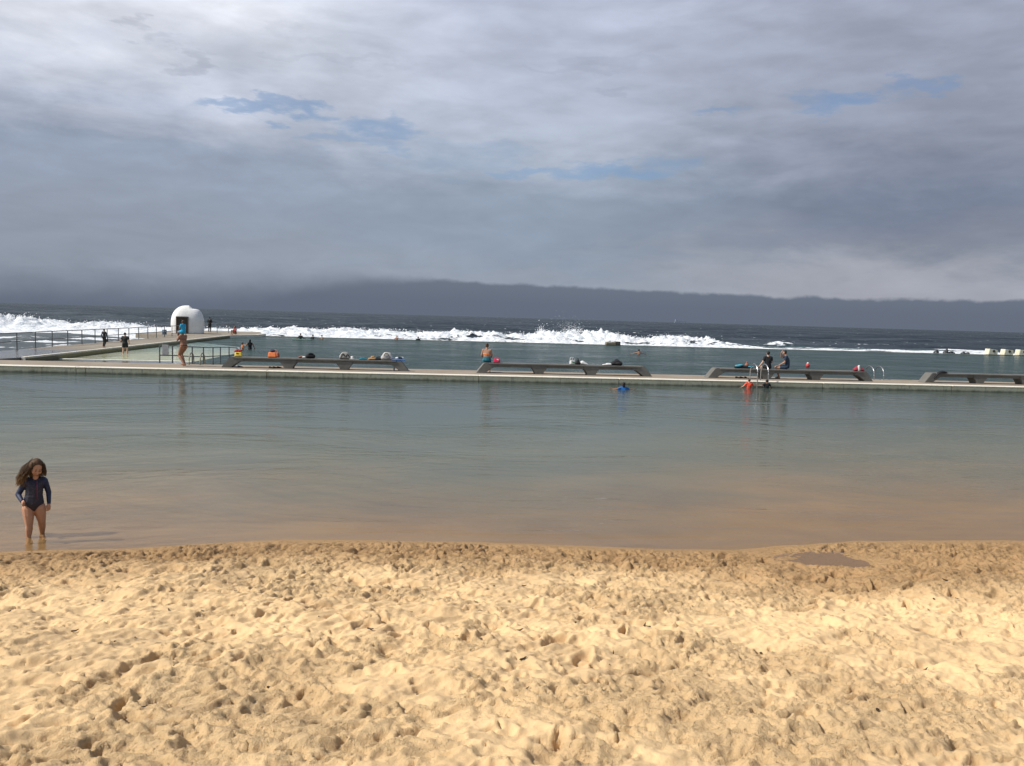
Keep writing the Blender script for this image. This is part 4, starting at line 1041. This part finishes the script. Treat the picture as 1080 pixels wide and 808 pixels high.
# --- the girl at the water's edge
def girl():
    gp = (at(26.5, 568, 0) + at(39.5, 563.5, 0)) / 2
    sc_ = 1.0
    gz = -.085
    ang = math.atan2(4.95, 11.2)
    root = empty('person', (gp.x + .035, gp.y, gz), ang)
    root.scale = (.88, 1, 1)
    px = lambda x: (x - 33.8) / 78.0
    zz = lambda y: (567 - y) / 78.0 + .085
    P = lambda x, y, d=0: Vector((px(x), d, zz(y)))
    vx = .0055
    hd = P(36.9, 497.0, -.03)
    f = Vector((.28, -1, -.42)).normalized(); side = f.cross(Vector((0, 0, 1))).normalized() * -1; upv = side.cross(f).normalized()
    if upv.z < 0: upv = -upv
    tilt = Matrix.Rotation(R(-8), 3, f); side = tilt @ side; upv = tilt @ upv
    def hp_(a, b, c): return tuple(hd + side * a + f * b + upv * c)
    Hs = [[hp_(0, -.02, .03) + (.078, .082, .08), hp_(0, .012, -.008) + (.070, .070, .075), hp_(0, .034, -.068) + (.034, .03, .03)],
          [hp_(.038, .045, -.03) + (.030,), hp_(-.038, .045, -.03) + (.030,)],
          [hp_(0, .084, -.005) + (.008,), hp_(0, .098, -.026) + (.011,), hp_(0, .075, -.03) + (.015,)],
          [hp_(0, .078, -.056) + (.016, .01, .007), hp_(0, .074, -.064) + (.014, .01, .008), hp_(0, .06, -.06) + (.02,)]]
    for s in (-1, 1): Hs.append([hp_(.077 * s, -.005, .008) + (.014,), hp_(.077 * s, -.005, -.026) + (.009,)])
    neck = P(36.0, 507, .01)
    Hs.append([tuple(lerp(neck, hd, .5)) + (.036,), tuple(neck + Vector((0, 0, -.03))) + (.042,)])
    Sl, Sr = P(25.6, 511.8, .01), P(45.2, 511.2, .01)
    El, Er = P(18.7, 523.5, .03), P(48.9, 523, .03); Wl, Wr = P(22.6, 529.3, -.09), P(49.0, 534, -.03)
    ch, wa, pe = P(35, 516, 0), P(34.2, 524.5, -.01), P(33.2, 533, .0)
    Hs += [[tuple(lerp(Sl, neck, .15)) + (.040,), tuple(lerp(Sr, neck, .15)) + (.040,), tuple(ch) + (.112, .078, .07)], [tuple(ch) + (.112, .08, .06), tuple(wa) + (.108, .082, .05)], [tuple(wa) + (.108, .084, .05), tuple(pe) + (.140, .10, .06)]]
    def L(a, b, ra, rb): Hs.append([tuple(a) + (ra,), tuple(b) + (rb,)])
    L(Sl, El, .036, .029); L(El, Wl, .029, .022); L(Sr, Er, .036, .029); L(Er, Wr, .029, .021)
    def hand(w, d, ac, curl):
        d = Vector(d).normalized(); ac = Vector(ac).normalized(); nn = ac.cross(d).normalized()
        Hs.append([tuple(w) + (.020,), tuple(w + d * .050 + ac * .018) + (.0125,), tuple(w + d * .050 - ac * .018) + (.0125,)])
        for off, ln in ((-.024, .036), (-.008, .046), (.008, .048), (.024, .042)):
            a_ = w + d * .052 + ac * off; b_ = a_ + d * ln * .55 - nn * curl * ln * .5; c_ = b_ + d * ln * .1 - nn * curl * ln * .8 + d * ln * .3 * (1 - curl)
            L(a_, b_, .0078, .0074); L(b_, c_, .0074, .0066)
        a_ = w + d * .014 + ac * .018; b_ = a_ + d * .022 + ac * .016 - nn * .010; c_ = b_ + d * .016 - nn * .010
        L(a_, b_, .009, .0085); L(b_, c_, .0085, .0075)
    hand(Wl, (.45, -.75, -.35), (.3, .3, 1), .9); hand(Wr, (-.08, -.25, -1), (-.9, -.35, 0), .35)
    Hl, Hr = P(28.2, 538, .0), P(39.6, 538, .0)
    Kl, Kr = P(28.9, 553.5, -.03), P(41.6, 551.5, .01)
    Al, Ar = Vector((px(28.3), -.03, .075)), Vector((px(42.0), .13, .075))
    for h_, k_, a_, t_ in ((Hl, Kl, Al, Vector((-.15, -1, 0))), (Hr, Kr, Ar, Vector((.3, -1, 0)))):
        L(h_, lerp(h_, k_, .4), .084, .078); L(lerp(h_, k_, .4), k_, .078, .055); L(k_, lerp(k_, a_, .4), .052, .052); L(lerp(k_, a_, .4), a_, .052, .032)
        t_.normalize()
        Hs.append([tuple(a_ - t_ * .025 + Vector((0, 0, -.04))) + (.024,), tuple(a_) + (.026,), tuple(a_ + t_ * .085 + Vector((0, 0, -.045))) + (.030, .030, .018)])
        for kx in range(5):
            sd_ = Vector((t_.y, -t_.x, 0)) * (-.026 + kx * .013)
            L(a_ + t_ * .09 + sd_ + Vector((0, 0, -.05)), a_ + t_ * (.125 - abs(kx - 1) * .006) + sd_ * 1.1 + Vector((0, 0, -.055)), .010, .008)
    fuse('body', Hs, skinmat('girl_skin', (.50, .265, .165)), vx, 4, root)
    m_eye = HR_D
    for s in (-1, 1):
        bm = bmesh.new(); bmesh.ops.create_uvsphere(bm, u_segments=12, v_segments=8, radius=.0085); bmesh.ops.scale(bm, verts=bm.verts, vec=(1.3, .6, .6))
        bmesh.ops.translate(bm, verts=bm.verts, vec=hp_(.029 * s, .078, -.002)); bmobj('eye', bm, m_eye, root, True)
        bm = bmesh.new(); tube(bm, [hp_(.014 * s, .085, .017), hp_(.03 * s, .082, .022), hp_(.045 * s, .072, .017)], [.002, .003, .0015], 6); bmobj('eyebrow', bm, HR_B, root, True)
    bm = bmesh.new(); tube(bm, [hp_(-.019, .086, -.059), hp_(0, .090, -.061), hp_(.019, .086, -.059)], [.002, .0035, .002], 6); bmobj('mouth', bm, mat('lips', (.28, .09, .07), .5), root, True)
    # long sleeved swimsuit
    g = .009
    sw_ = [[tuple(lerp(Sl, neck, .13)) + (.042 + g,), tuple(lerp(Sr, neck, .13)) + (.042 + g,), tuple(ch) + (.112 + g, .080 + g, .07)], [tuple(ch) + (.112 + g, .082 + g, .06), tuple(wa) + (.110 + g, .084 + g, .05)],
           [tuple(wa) + (.110 + g, .086 + g, .05), tuple(pe) + (.141 + g, .102 + g, .030), tuple(pe + Vector((.008, 0, -.075))) + (.035, .085, .022)],
           [tuple(Sl) + (.036 + g,), tuple(El) + (.029 + g,)], [tuple(El) + (.029 + g,), tuple(lerp(El, Wl, .9)) + (.024 + g * .6,)], [tuple(Sr) + (.036 + g,), tuple(Er) + (.029 + g,)], [tuple(Er) + (.029 + g,), tuple(lerp(Er, Wr, .92)) + (.023 + g * .6,)]]
    m_sw = bpy.data.materials.new('swimsuit'); m_sw.use_nodes = True; k = N(m_sw.node_tree); b = k.n['Principled BSDF']
    tc = k.new('ShaderNodeTexCoord').outputs['Object']; o = xyz(k, tc)
    inner_ = k.m('MULTIPLY', k.sstep(k.m('ABSOLUTE', k.m('SUBTRACT', o[0], .012)), .125, .105), 1)
    vo = k.new('ShaderNodeTexVoronoi'); k.put(vo.inputs['Vector'], tc); vo.inputs['Scale'].default_value = 42
    dots = k.sstep(vo.outputs['Distance'], .32, .22)
    body_c = k.mix(k.m('MULTIPLY', dots, .65), (.014, .014, .028), (.10, .055, .085))
    k.put(b.inputs['Base Color'], k.mix(inner_, (.008, .018, .058), body_c)); b.inputs['Roughness'].default_value = .6
    k.put(b.inputs['Normal'], k.bump(k.noise(k.scale(tc, (1, 1, 2.2)), 16, 4, .6), .6, .012))
    suit = fuse('swimsuit', sw_, m_sw, vx, 3, root)
    # fabric folds
    bm = bmesh.new(); tube(bm, [(px(37.4), -.093, zz(510)), (px(37.4), -.1005, zz(516)), (px(37.3), -.1015, zz(522)), (px(37.2), -.100, zz(527.5))], .0030, 6); bmobj('zip', bm, fab('pink_zip', (.45, .06, .14)), root, True)
    # long windblown hair: cap plus many locks
    hm_ = bpy.data.materials.new('long_hair'); hm_.use_nodes = True; k = N(hm_.node_tree); b = k.n['Principled BSDF']
    tc = k.new('ShaderNodeTexCoord').outputs['Object']; oo = xyz(k, tc)
    t = k.sstep(oo[2], .98, .74); nn_ = k.noise(k.scale(tc, (1, 1, .25)), 60, 4, .6)
    cc_ = k.mix(k.m('MULTIPLY', t, .9), (.10, .058, .032), (.38, .245, .13)); k.put(b.inputs['Base Color'], k.mix(k.sstep(nn_, .35, .7), k.mix(.45, cc_, (.03, .017, .01)), cc_)); b.inputs['Roughness'].default_value = .65; b.inputs['Specular IOR Level'].default_value = .2
    hh_ = [[hp_(0, -.030, .040) + (.086, .086, .080), hp_(0, -.06, -.03) + (.080, .05, .06)], [hp_(-.065, -.02, .03) + (.03, .06, .05), hp_(-.085, -.03, -.06) + (.028, .04, .05)], [hp_(.072, -.03, .02) + (.022, .05, .05), hp_(.078, -.04, -.05) + (.02, .03, .04)]]
    hh_ += [[hp_(0, -.055, -.02) + (.078, .045, .05), tuple(P(35.5, 509, .075)) + (.075, .03, .03)]]
    fuse('hair', hh_, hm_, .006, 2, root)
    bm = bmesh.new(); rg = random.Random(5)
    tips = []
    for i_ in range(760):
        u_ = rg.random()
        if u_ < .58:        # blown to picture left over the shoulder
            a0 = rg.random()
            st = Vector(hp_(-.045 - .038 * a0, rg.uniform(-.09, .05), .085 - .11 * a0 + rg.uniform(-.02, .02)))
            b0 = min(1, max(0, a0 + rg.gauss(0, .22)))
            en = Vector((px(17.0 + 8.0 * b0 + rg.uniform(-1.4, 1.4)), rg.uniform(-.05, .08), zz(505 + 9.5 * rg.random() ** .8 + 1.5 * b0)))
            mid = lerp(st, en, .5) + Vector((-.008 - .02 * (1 - a0), rg.uniform(-.03, .02), .022 + rg.uniform(-.01, .012)))
        elif u_ < .84:
            st = Vector(hp_(rg.uniform(.03, .088), rg.uniform(-.08, .03), rg.uniform(-.01, .085))); en = Vector((px(rg.uniform(43.5, 47)), rg.uniform(-.04, .06), zz(rg.uniform(501, 507)))); mid = lerp(st, en, .5) + Vector((.010, 0, .012))
        else:
            st = Vector(hp_(rg.uniform(-.08, .08), -.07, rg.uniform(0, .05))); en = Vector((px(rg.uniform(25, 45)), .09, zz(rg.uniform(508, 513)))); mid = lerp(st, en, .5) + Vector((0, .02, 0))
        w1, w2 = rg.uniform(-.008, .008), rg.uniform(-.012, .012)
        p1_ = lerp(st, mid, .55) + Vector((w1, 0, .004)); p2_ = lerp(mid, en, .55) + Vector((w2, rg.uniform(-.008, .008), w1))
        r_ = rg.uniform(.0018, .0042)
        tube(bm, [st, p1_, mid, p2_, en], [r_ * .8, r_, r_, r_ * .8, .0010], 4, True)
    bmobj('hair_locks', bm, hm_, root, True)
    tag(root, 'little girl with long blown hair in navy long-sleeved swimsuit, standing in the shallows', 'person')
girl()

# ------------------------------------------------------------------ bags and belongings
def clump(name, label, cat, loc, rz, parts, group=None):
    """a soft thing; parts = [(part name, hulls, material, voxel)]"""
    root = empty(name, loc, rz)
    for (pn, hulls, mt, vx) in parts: fuse(pn, hulls, mt, vx, 2, root)
    tag(root, label, cat, group); return root
def handle(r_, w, h_, y=0, x=0, z=0):
    return [[(x + w * math.cos(math.pi * i_ / 8), y, z + h_ * math.sin(math.pi * i_ / 8), r_), (x + w * math.cos(math.pi * (i_ + 1) / 8), y, z + h_ * math.sin(math.pi * (i_ + 1) / 8), r_)] for i_ in range(8)]
def bagp(w, d_, h_): return [[(-w * .5, 0, .04, .05, d_ * .5, .04), (w * .5, 0, .04, .05, d_ * .5, .04), (-w * .42, 0, h_ * .85, .05, d_ * .32, .03), (w * .42, 0, h_ * .8, .05, d_ * .32, .03)]]
YEL = fab('yellow_canvas', (.85, .62, .08)); OB = fab('orange_canvas', (.75, .20, .06)); GRYB = fab('grey_nylon', (.28, .27, .25)); PALE = fab('pale_nylon', (.50, .48, .45)); TAN = fab('tan_towel', (.42, .25, .12)); BRN = fab('brown_cloth', (.20, .09, .06))
def bpos(p, y=40.58): q = onY(p, y, SEAT); return (q.x, q.y, SEAT + .002)
clump('beach_bag', 'yellow beach bag with red towel stuffed in its top, on the first bench', 'bag', bpos(251.5), .1, [('bag', bagp(.26, .22, .24), YEL, .012), ('towel', [[(-.14, 0, .25, .06), (.0, .02, .31, .055)], [(.03, 0, .27, .06), (.12, 0, .29, .05)]], RED, .012), ('patch', [[(-.06, -.12, .17, .045, .012, .03), (.0, -.12, .14, .05, .012, .025)]], fab('dark_red', (.2, .03, .03)), .008)])
clump('beach_bag', 'large slumped orange bag on the left half of the first bench', 'bag', bpos(287.5), -.1, [('bag', bagp(.34, .28, .27), OB, .012), ('side_pocket', [[(.26, -.02, .08, .08, .12, .07), (.24, -.02, .2, .07, .09, .06)]], fab('brick_canvas', (.45, .12, .06)), .012), ('towel', [[(-.04, 0, .30, .07), (.06, 0, .32, .06)]], fab('dark_towel', (.04, .03, .06)), .012), ('handle', handle(.014, .12, .13, -.02, .14, .24), OB, .008)])
clump('towel', 'crumpled rust and white towel left of the black backpack, first bench', 'towel', bpos(319.0), 0, [('towel', [[(-.12, 0, .05, .08, .12, .05), (.02, 0, .09, .09, .12, .06)]], BRN, .012), ('white_fold', [[(.05, -.05, .06, .07, .1, .055), (.12, -.05, .05, .05, .1, .05)]], WHT, .012)])
clump('backpack', 'rounded black backpack lying on the first bench', 'backpack', bpos(327.5), .2, [('bag', [[(-.14, 0, .10, .10, .16, .11), (.12, 0, .10, .11, .16, .11), (0, 0, .18, .16, .13, .09)]], BLK, .012), ('strap', handle(.016, .11, .10, -.12, .0, .16), BLK, .009)])
clump('backpack', 'grey backpack with dark straps slumped near the first bench\'s third leg', 'backpack', bpos(364), -.1, [('bag', [[(-.2, 0, .09, .09, .15, .10), (.22, 0, .09, .09, .15, .10), (-.08, 0, .27, .10, .11, .08), (.06, 0, .28, .10, .1, .07)]], GRYB, .012), ('strap', handle(.018, .09, .14, -.14, -.08, .12) + handle(.018, .07, .14, -.14, .14, .1), BLK, .009), ('pale_pocket', [[(-.2, -.10, .12, .06, .06, .09), (-.13, -.10, .26, .05, .04, .05)]], PALE, .01)])
clump('bucket_hat', 'small round white hat beside the grey backpack', 'hat', bpos(371.2, 40.5), 0, [('crown', [[(0, 0, .06, .10, .10, .06), (0, 0, .11, .08, .08, .05)]], WHT, .01), ('brim', [[(0, 0, .02, .16, .15, .014)]], WHT, .01)])
clump('towel', 'flat folded teal towel in the middle of the first bench\'s right part', 'towel', bpos(383), .1, [('towel', [[(-.16, 0, .03, .06, .14, .03), (.13, 0, .03, .07, .14, .03)], [(-.06, 0, .07, .10, .10, .03), (.03, .02, .08, .08, .1, .02)]], TEAL, .012)])
clump('towel', 'tan towel heaped beside a black bag on the first bench', 'towel', bpos(392.8), 0, [('towel', [[(-.12, 0, .05, .10, .13, .05), (.10, 0, .06, .10, .13, .06)], [(.0, 0, .14, .09, .09, .05), (.05, 0, .15, .07, .08, .04)]], TAN, .012)])
clump('bag', 'small flat black bag between the tan towel and pale backpack', 'bag', bpos(398.8), 0, [('bag', [[(-.1, 0, .05, .09, .12, .05), (.12, 0, .05, .08, .12, .045), (-.04, 0, .11, .07, .08, .04)]], BLK, .012), ('handle', handle(.012, .07, .07, 0, .03, .1), BLK, .008)])
clump('backpack', 'plump pale grey backpack near the first bench\'s right end', 'backpack', bpos(408.5), .1, [('bag', [[(-.22, 0, .10, .10, .16, .11), (.18, 0, .10, .11, .16, .11), (-.08, 0, .30, .12, .12, .09), (.08, 0, .29, .11, .11, .08)]], PALE, .012), ('pocket', [[(.05, -.13, .14, .11, .05, .10)]], GRYB, .012), ('strap', handle(.018, .1, .12, -.16, -.06, .22), BLK, .009)])
clump('bodyboard', 'blue flat board lying under gear at the first bench\'s right end', 'board', bpos(420.5), -.05, [('board', [[(-.30, -.05, .03, .05, .2, .03), (.30, -.05, .03, .05, .18, .03), (0, -.05, .03, .3, .22, .03)]], BLUE, .012)])
clump('snorkel_mask', 'white and black mask on top of the blue board', 'mask', (bpos(421)[0], 40.55, SEAT + .065), 0, [('rim', [[(-.10, 0, .05, .09, .09, .05), (.14, 0, .06, .09, .09, .055)]], WHT, .012), ('lens', [[(.0, -.07, .07, .08, .04, .04), (.10, -.07, .07, .07, .04, .04)]], BLK, .01)])
clump('handbag', 'shiny pink bag next to the woman in the orange top', 'bag', bpos(523.8), 0, [('bag', bagp(.26, .2, .2), PINK, .012), ('handle', handle(.013, .09, .07, -.02, 0, .2), PINK, .008), ('white_label', [[(.06, -.10, .14, .05, .012, .03), (.02, -.10, .17, .03, .012, .02)]], WHT, .008)])
clump('tote_bag', 'white tote bag with green print and two upright handles', 'bag', bpos(603.6), .1, [('bag', bagp(.20, .2, .22), WHT, .012), ('handle', handle(.014, .06, .14, -.05, -.08, .22) + handle(.014, .06, .12, .05, .06, .22), WHT, .008), ('green_print', [[(-.02, -.105, .13, .07, .012, .035), (.05, -.105, .10, .05, .012, .03)]], fab('green_print', (.10, .30, .14)), .008)])
clump('backpack', 'upright black bag squeezed between two white items on the second bench', 'backpack', bpos(609.2, 40.52), 0, [('bag', [[(-.08, 0, .06, .07, .1, .06), (.09, 0, .06, .07, .1, .06), (0, 0, .2, .06, .07, .05)]], BLK, .012), ('strap', handle(.014, .05, .09, 0, 0, .22), BLK, .008)])
clump('towel', 'white towel draped in a heap right of the upright black bag', 'towel', bpos(615), 0, [('towel', [[(-.10, 0, .08, .09, .13, .08), (-.04, 0, .15, .07, .1, .05), (.20, 0, .02, .06, .12, .02)]], WHT, .012)])
clump('towel', 'low white towel left of the big black backpack on the second bench', 'towel', bpos(641), 0, [('towel', [[(-.22, 0, .025, .07, .14, .025), (.12, 0, .05, .10, .14, .05)], [(.0, 0, .08, .10, .1, .03), (.1, 0, .07, .1, .1, .04)]], fab('offwhite', (.68, .66, .64)), .012)])
clump('backpack', 'big black backpack lying at the second bench\'s right end', 'backpack', bpos(649.8), 0, [('bag', [[(-.20, 0, .08, .1, .16, .09), (.22, 0, .09, .10, .16, .10), (.02, 0, .20, .17, .13, .08)]], BLK, .012), ('pocket', [[(.06, -.14, .10, .14, .05, .07)]], fab('charcoal', (.03, .03, .032)), .012), ('strap', handle(.015, .09, .07, 0, .03, .24), BLK, .009)])
clump('swim_bag', 'black and cyan wet bundle on the third bench\'s left part', 'bag', bpos(781.0), 0, [('bundle', [[(-.24, 0, .06, .10, .15, .07), (.55, 0, .05, .10, .14, .05), (-.05, 0, .12, .16, .11, .06)]], BLK, .012), ('cyan_cloth', [[(-.20, -.08, .12, .14, .08, .06), (-.02, -.08, .17, .12, .07, .04)], [(.46, -.05, .09, .16, .1, .03), (.62, -.05, .07, .07, .09, .04)]], fab('cyan_cloth', (.08, .38, .50)), .012)])
clump('soft_toy', 'small brown bundle standing on the cyan and black swim bag', 'bundle', (bpos(787.6)[0], 40.6, SEAT + .11), 0, [('base', [[(0, 0, .05, .11, .09, .06), (0, 0, .11, .07, .07, .07)]], fab('rust_brown', (.34, .14, .09)), .01), ('top', [[(.0, 0, .19, .055, .05, .05)]], fab('rust_brown2', (.30, .13, .09)), .01)])
clump('swim_bag', 'dark red bag with a white towel over it at the third bench\'s right end', 'bag', bpos(905.0, 40.5), 0, [('bag', [[(-.20, 0, .07, .08, .14, .07), (.24, 0, .06, .09, .14, .06), (-.02, 0, .19, .14, .1, .07)]], fab('crimson', (.32, .03, .05)), .012), ('towel', [[(-.03, -.07, .04, .08, .08, .04), (-.01, -.07, .25, .06, .06, .06)]], WHT, .01), ('grey_fold', [[(.06, -.09, .06, .05, .05, .05), (.05, -.08, .2, .03, .04, .05)]], GRYB, .01)])
def drape():
    q = bpos(990.5, 40.5); root = empty('towel', (q[0], q[1] - .22, q[2]), 0)
    fuse('cloth', [[(-.16, 0, .035, .06, .14, .035), (.25, .1, .05, .10, .16, .05), (.05, .05, .10, .12, .12, .03)], [(-.16, 0, .035, .05, .10, .035), (-.34, -.02, -.16, .045, .10, .04)], [(-.34, -.02, -.16, .045, .10, .04), (-.40, -.02, -.27, .03, .07, .03)]], BLK, .012, 2, root)
    tag(root, 'black towel draped over the left corner of the fourth bench', 'towel')
drape()
def shoe(label, px, cname, n=1, y=40.15, mt=BLK):
    for i_ in range(n):
        q = onY(px + i_ * 4.2, y + i_ * .07, .28)
        clump('shoe', label, 'shoe', (q.x, q.y, .28), R(70 + 30 * i_), [('sole', [[(0, -.13, .016, .045, .04, .016), (0, .12, .016, .038, .035, .016)]], mt, .009), ('upper', [[(0, -.08, .04, .045, .06, .025), (0, .08, .065, .038, .045, .045)]], mt, .009)], cname)
shoe('one of the two dark grey shoes under the first bench\'s left end', 248.8, 'grey shoes under the first bench', 2, 40.3, fab('slate', (.05, .055, .07)))
shoe('one of the black shoes under the first bench between its left legs', 286, 'black shoes under the first bench', 3, 40.2)
shoe('one of the black shoes under the third bench near the ladder', 778, 'black shoes under the third bench', 3, 40.3)
q = onY(415.6, 40.2, .28)
clump('drink_bottle', 'small dark bottle standing under the first bench\'s right end', 'bottle', (q.x, q.y, .28), 0, [('body', [[(0, 0, .03, .035, .035, .02), (0, 0, .15, .035, .035, .03)]], fab('dark_blue_bottle', (.02, .03, .06), .3), .007), ('cap', [[(0, 0, .20, .02, .02, .02)]], BLK, .006)])

# ------------------------------------------------------------------ little things on the sand
def ground_z(x, y):
    i_ = min(max(int(np.searchsorted(sx, x)), 1), len(sx) - 1); j_ = min(max(int(np.searchsorted(sy, y)), 1), len(sy) - 1)
    return float(Z[j_, i_])
m_weed = mat('dry_seaweed', (.055, .032, .018), .8, .3, 30)
def scrap(kind):
    bm = bmesh.new()
    if kind == 0:
        pts = [Vector((0, 0, .004))]; d_ = Vector((1, 0, 0))
        for i_ in range(5):
            d_ = (d_ + Vector((0, random.uniform(-.5, .5), random.uniform(-.2, .25)))).normalized(); pts.append(pts[-1] + d_ * .009)
        tube(bm, pts, [.0035, .004, .0045, .004, .003, .0015], 6)
    else:
        bmesh.ops.create_icosphere(bm, subdivisions=2, radius=.008)
        for v in bm.verts: v.co *= random.uniform(.7, 1.25); v.co.z *= .6
    return bm
me_a = bpy.data.meshes.new('seaweed_scrap'); b_ = scrap(0); b_.to_mesh(me_a); b_.free(); me_a.materials.append(m_weed)
me_b = bpy.data.meshes.new('pebble'); b_ = scrap(1); b_.to_mesh(me_b); b_.free(); me_b.materials.append(m_weed)
for i_ in range(70):
    p = at(random.uniform(5, 1075), random.uniform(592, 800) if i_ % 3 else random.uniform(580, 640), .5)
    for _ in range(3):
        d_ = ray(540, 404); p = Vector((p.x, p.y, ground_z(p.x, p.y)))
    kind = i_ % 2
    o = bpy.data.objects.new('seaweed_scrap' if kind == 0 else 'pebble', me_a if kind == 0 else me_b); COL.objects.link(o)
    s = random.uniform(.6, 1.5); o.scale = (s, s, s); o.location = (p.x, p.y, ground_z(p.x, p.y) + .004); o.rotation_euler = (0, 0, random.uniform(0, 6.28))
    tag(o, 'tiny dark scrap of dry seaweed on the pale sand' if kind == 0 else 'tiny dark pebble lying on the pale sand', 'seaweed' if kind == 0 else 'pebble', 'seaweed scraps on the sand' if kind == 0 else 'pebbles on the sand')

# ------------------------------------------------------------------ render settings
SC.view_settings.view_transform = 'Standard'; SC.view_settings.look = 'None'; SC.view_settings.gamma = 1; SC.view_settings.exposure = 0
SC.view_settings.use_curve_mapping = False
SC.cycles.use_denoising = True
SC.cycles.max_bounces = 8; SC.cycles.transparent_max_bounces = 12
SC.cycles.caustics_reflective = False; SC.cycles.caustics_refractive = False
SC.cycles.sample_clamp_indirect = 4
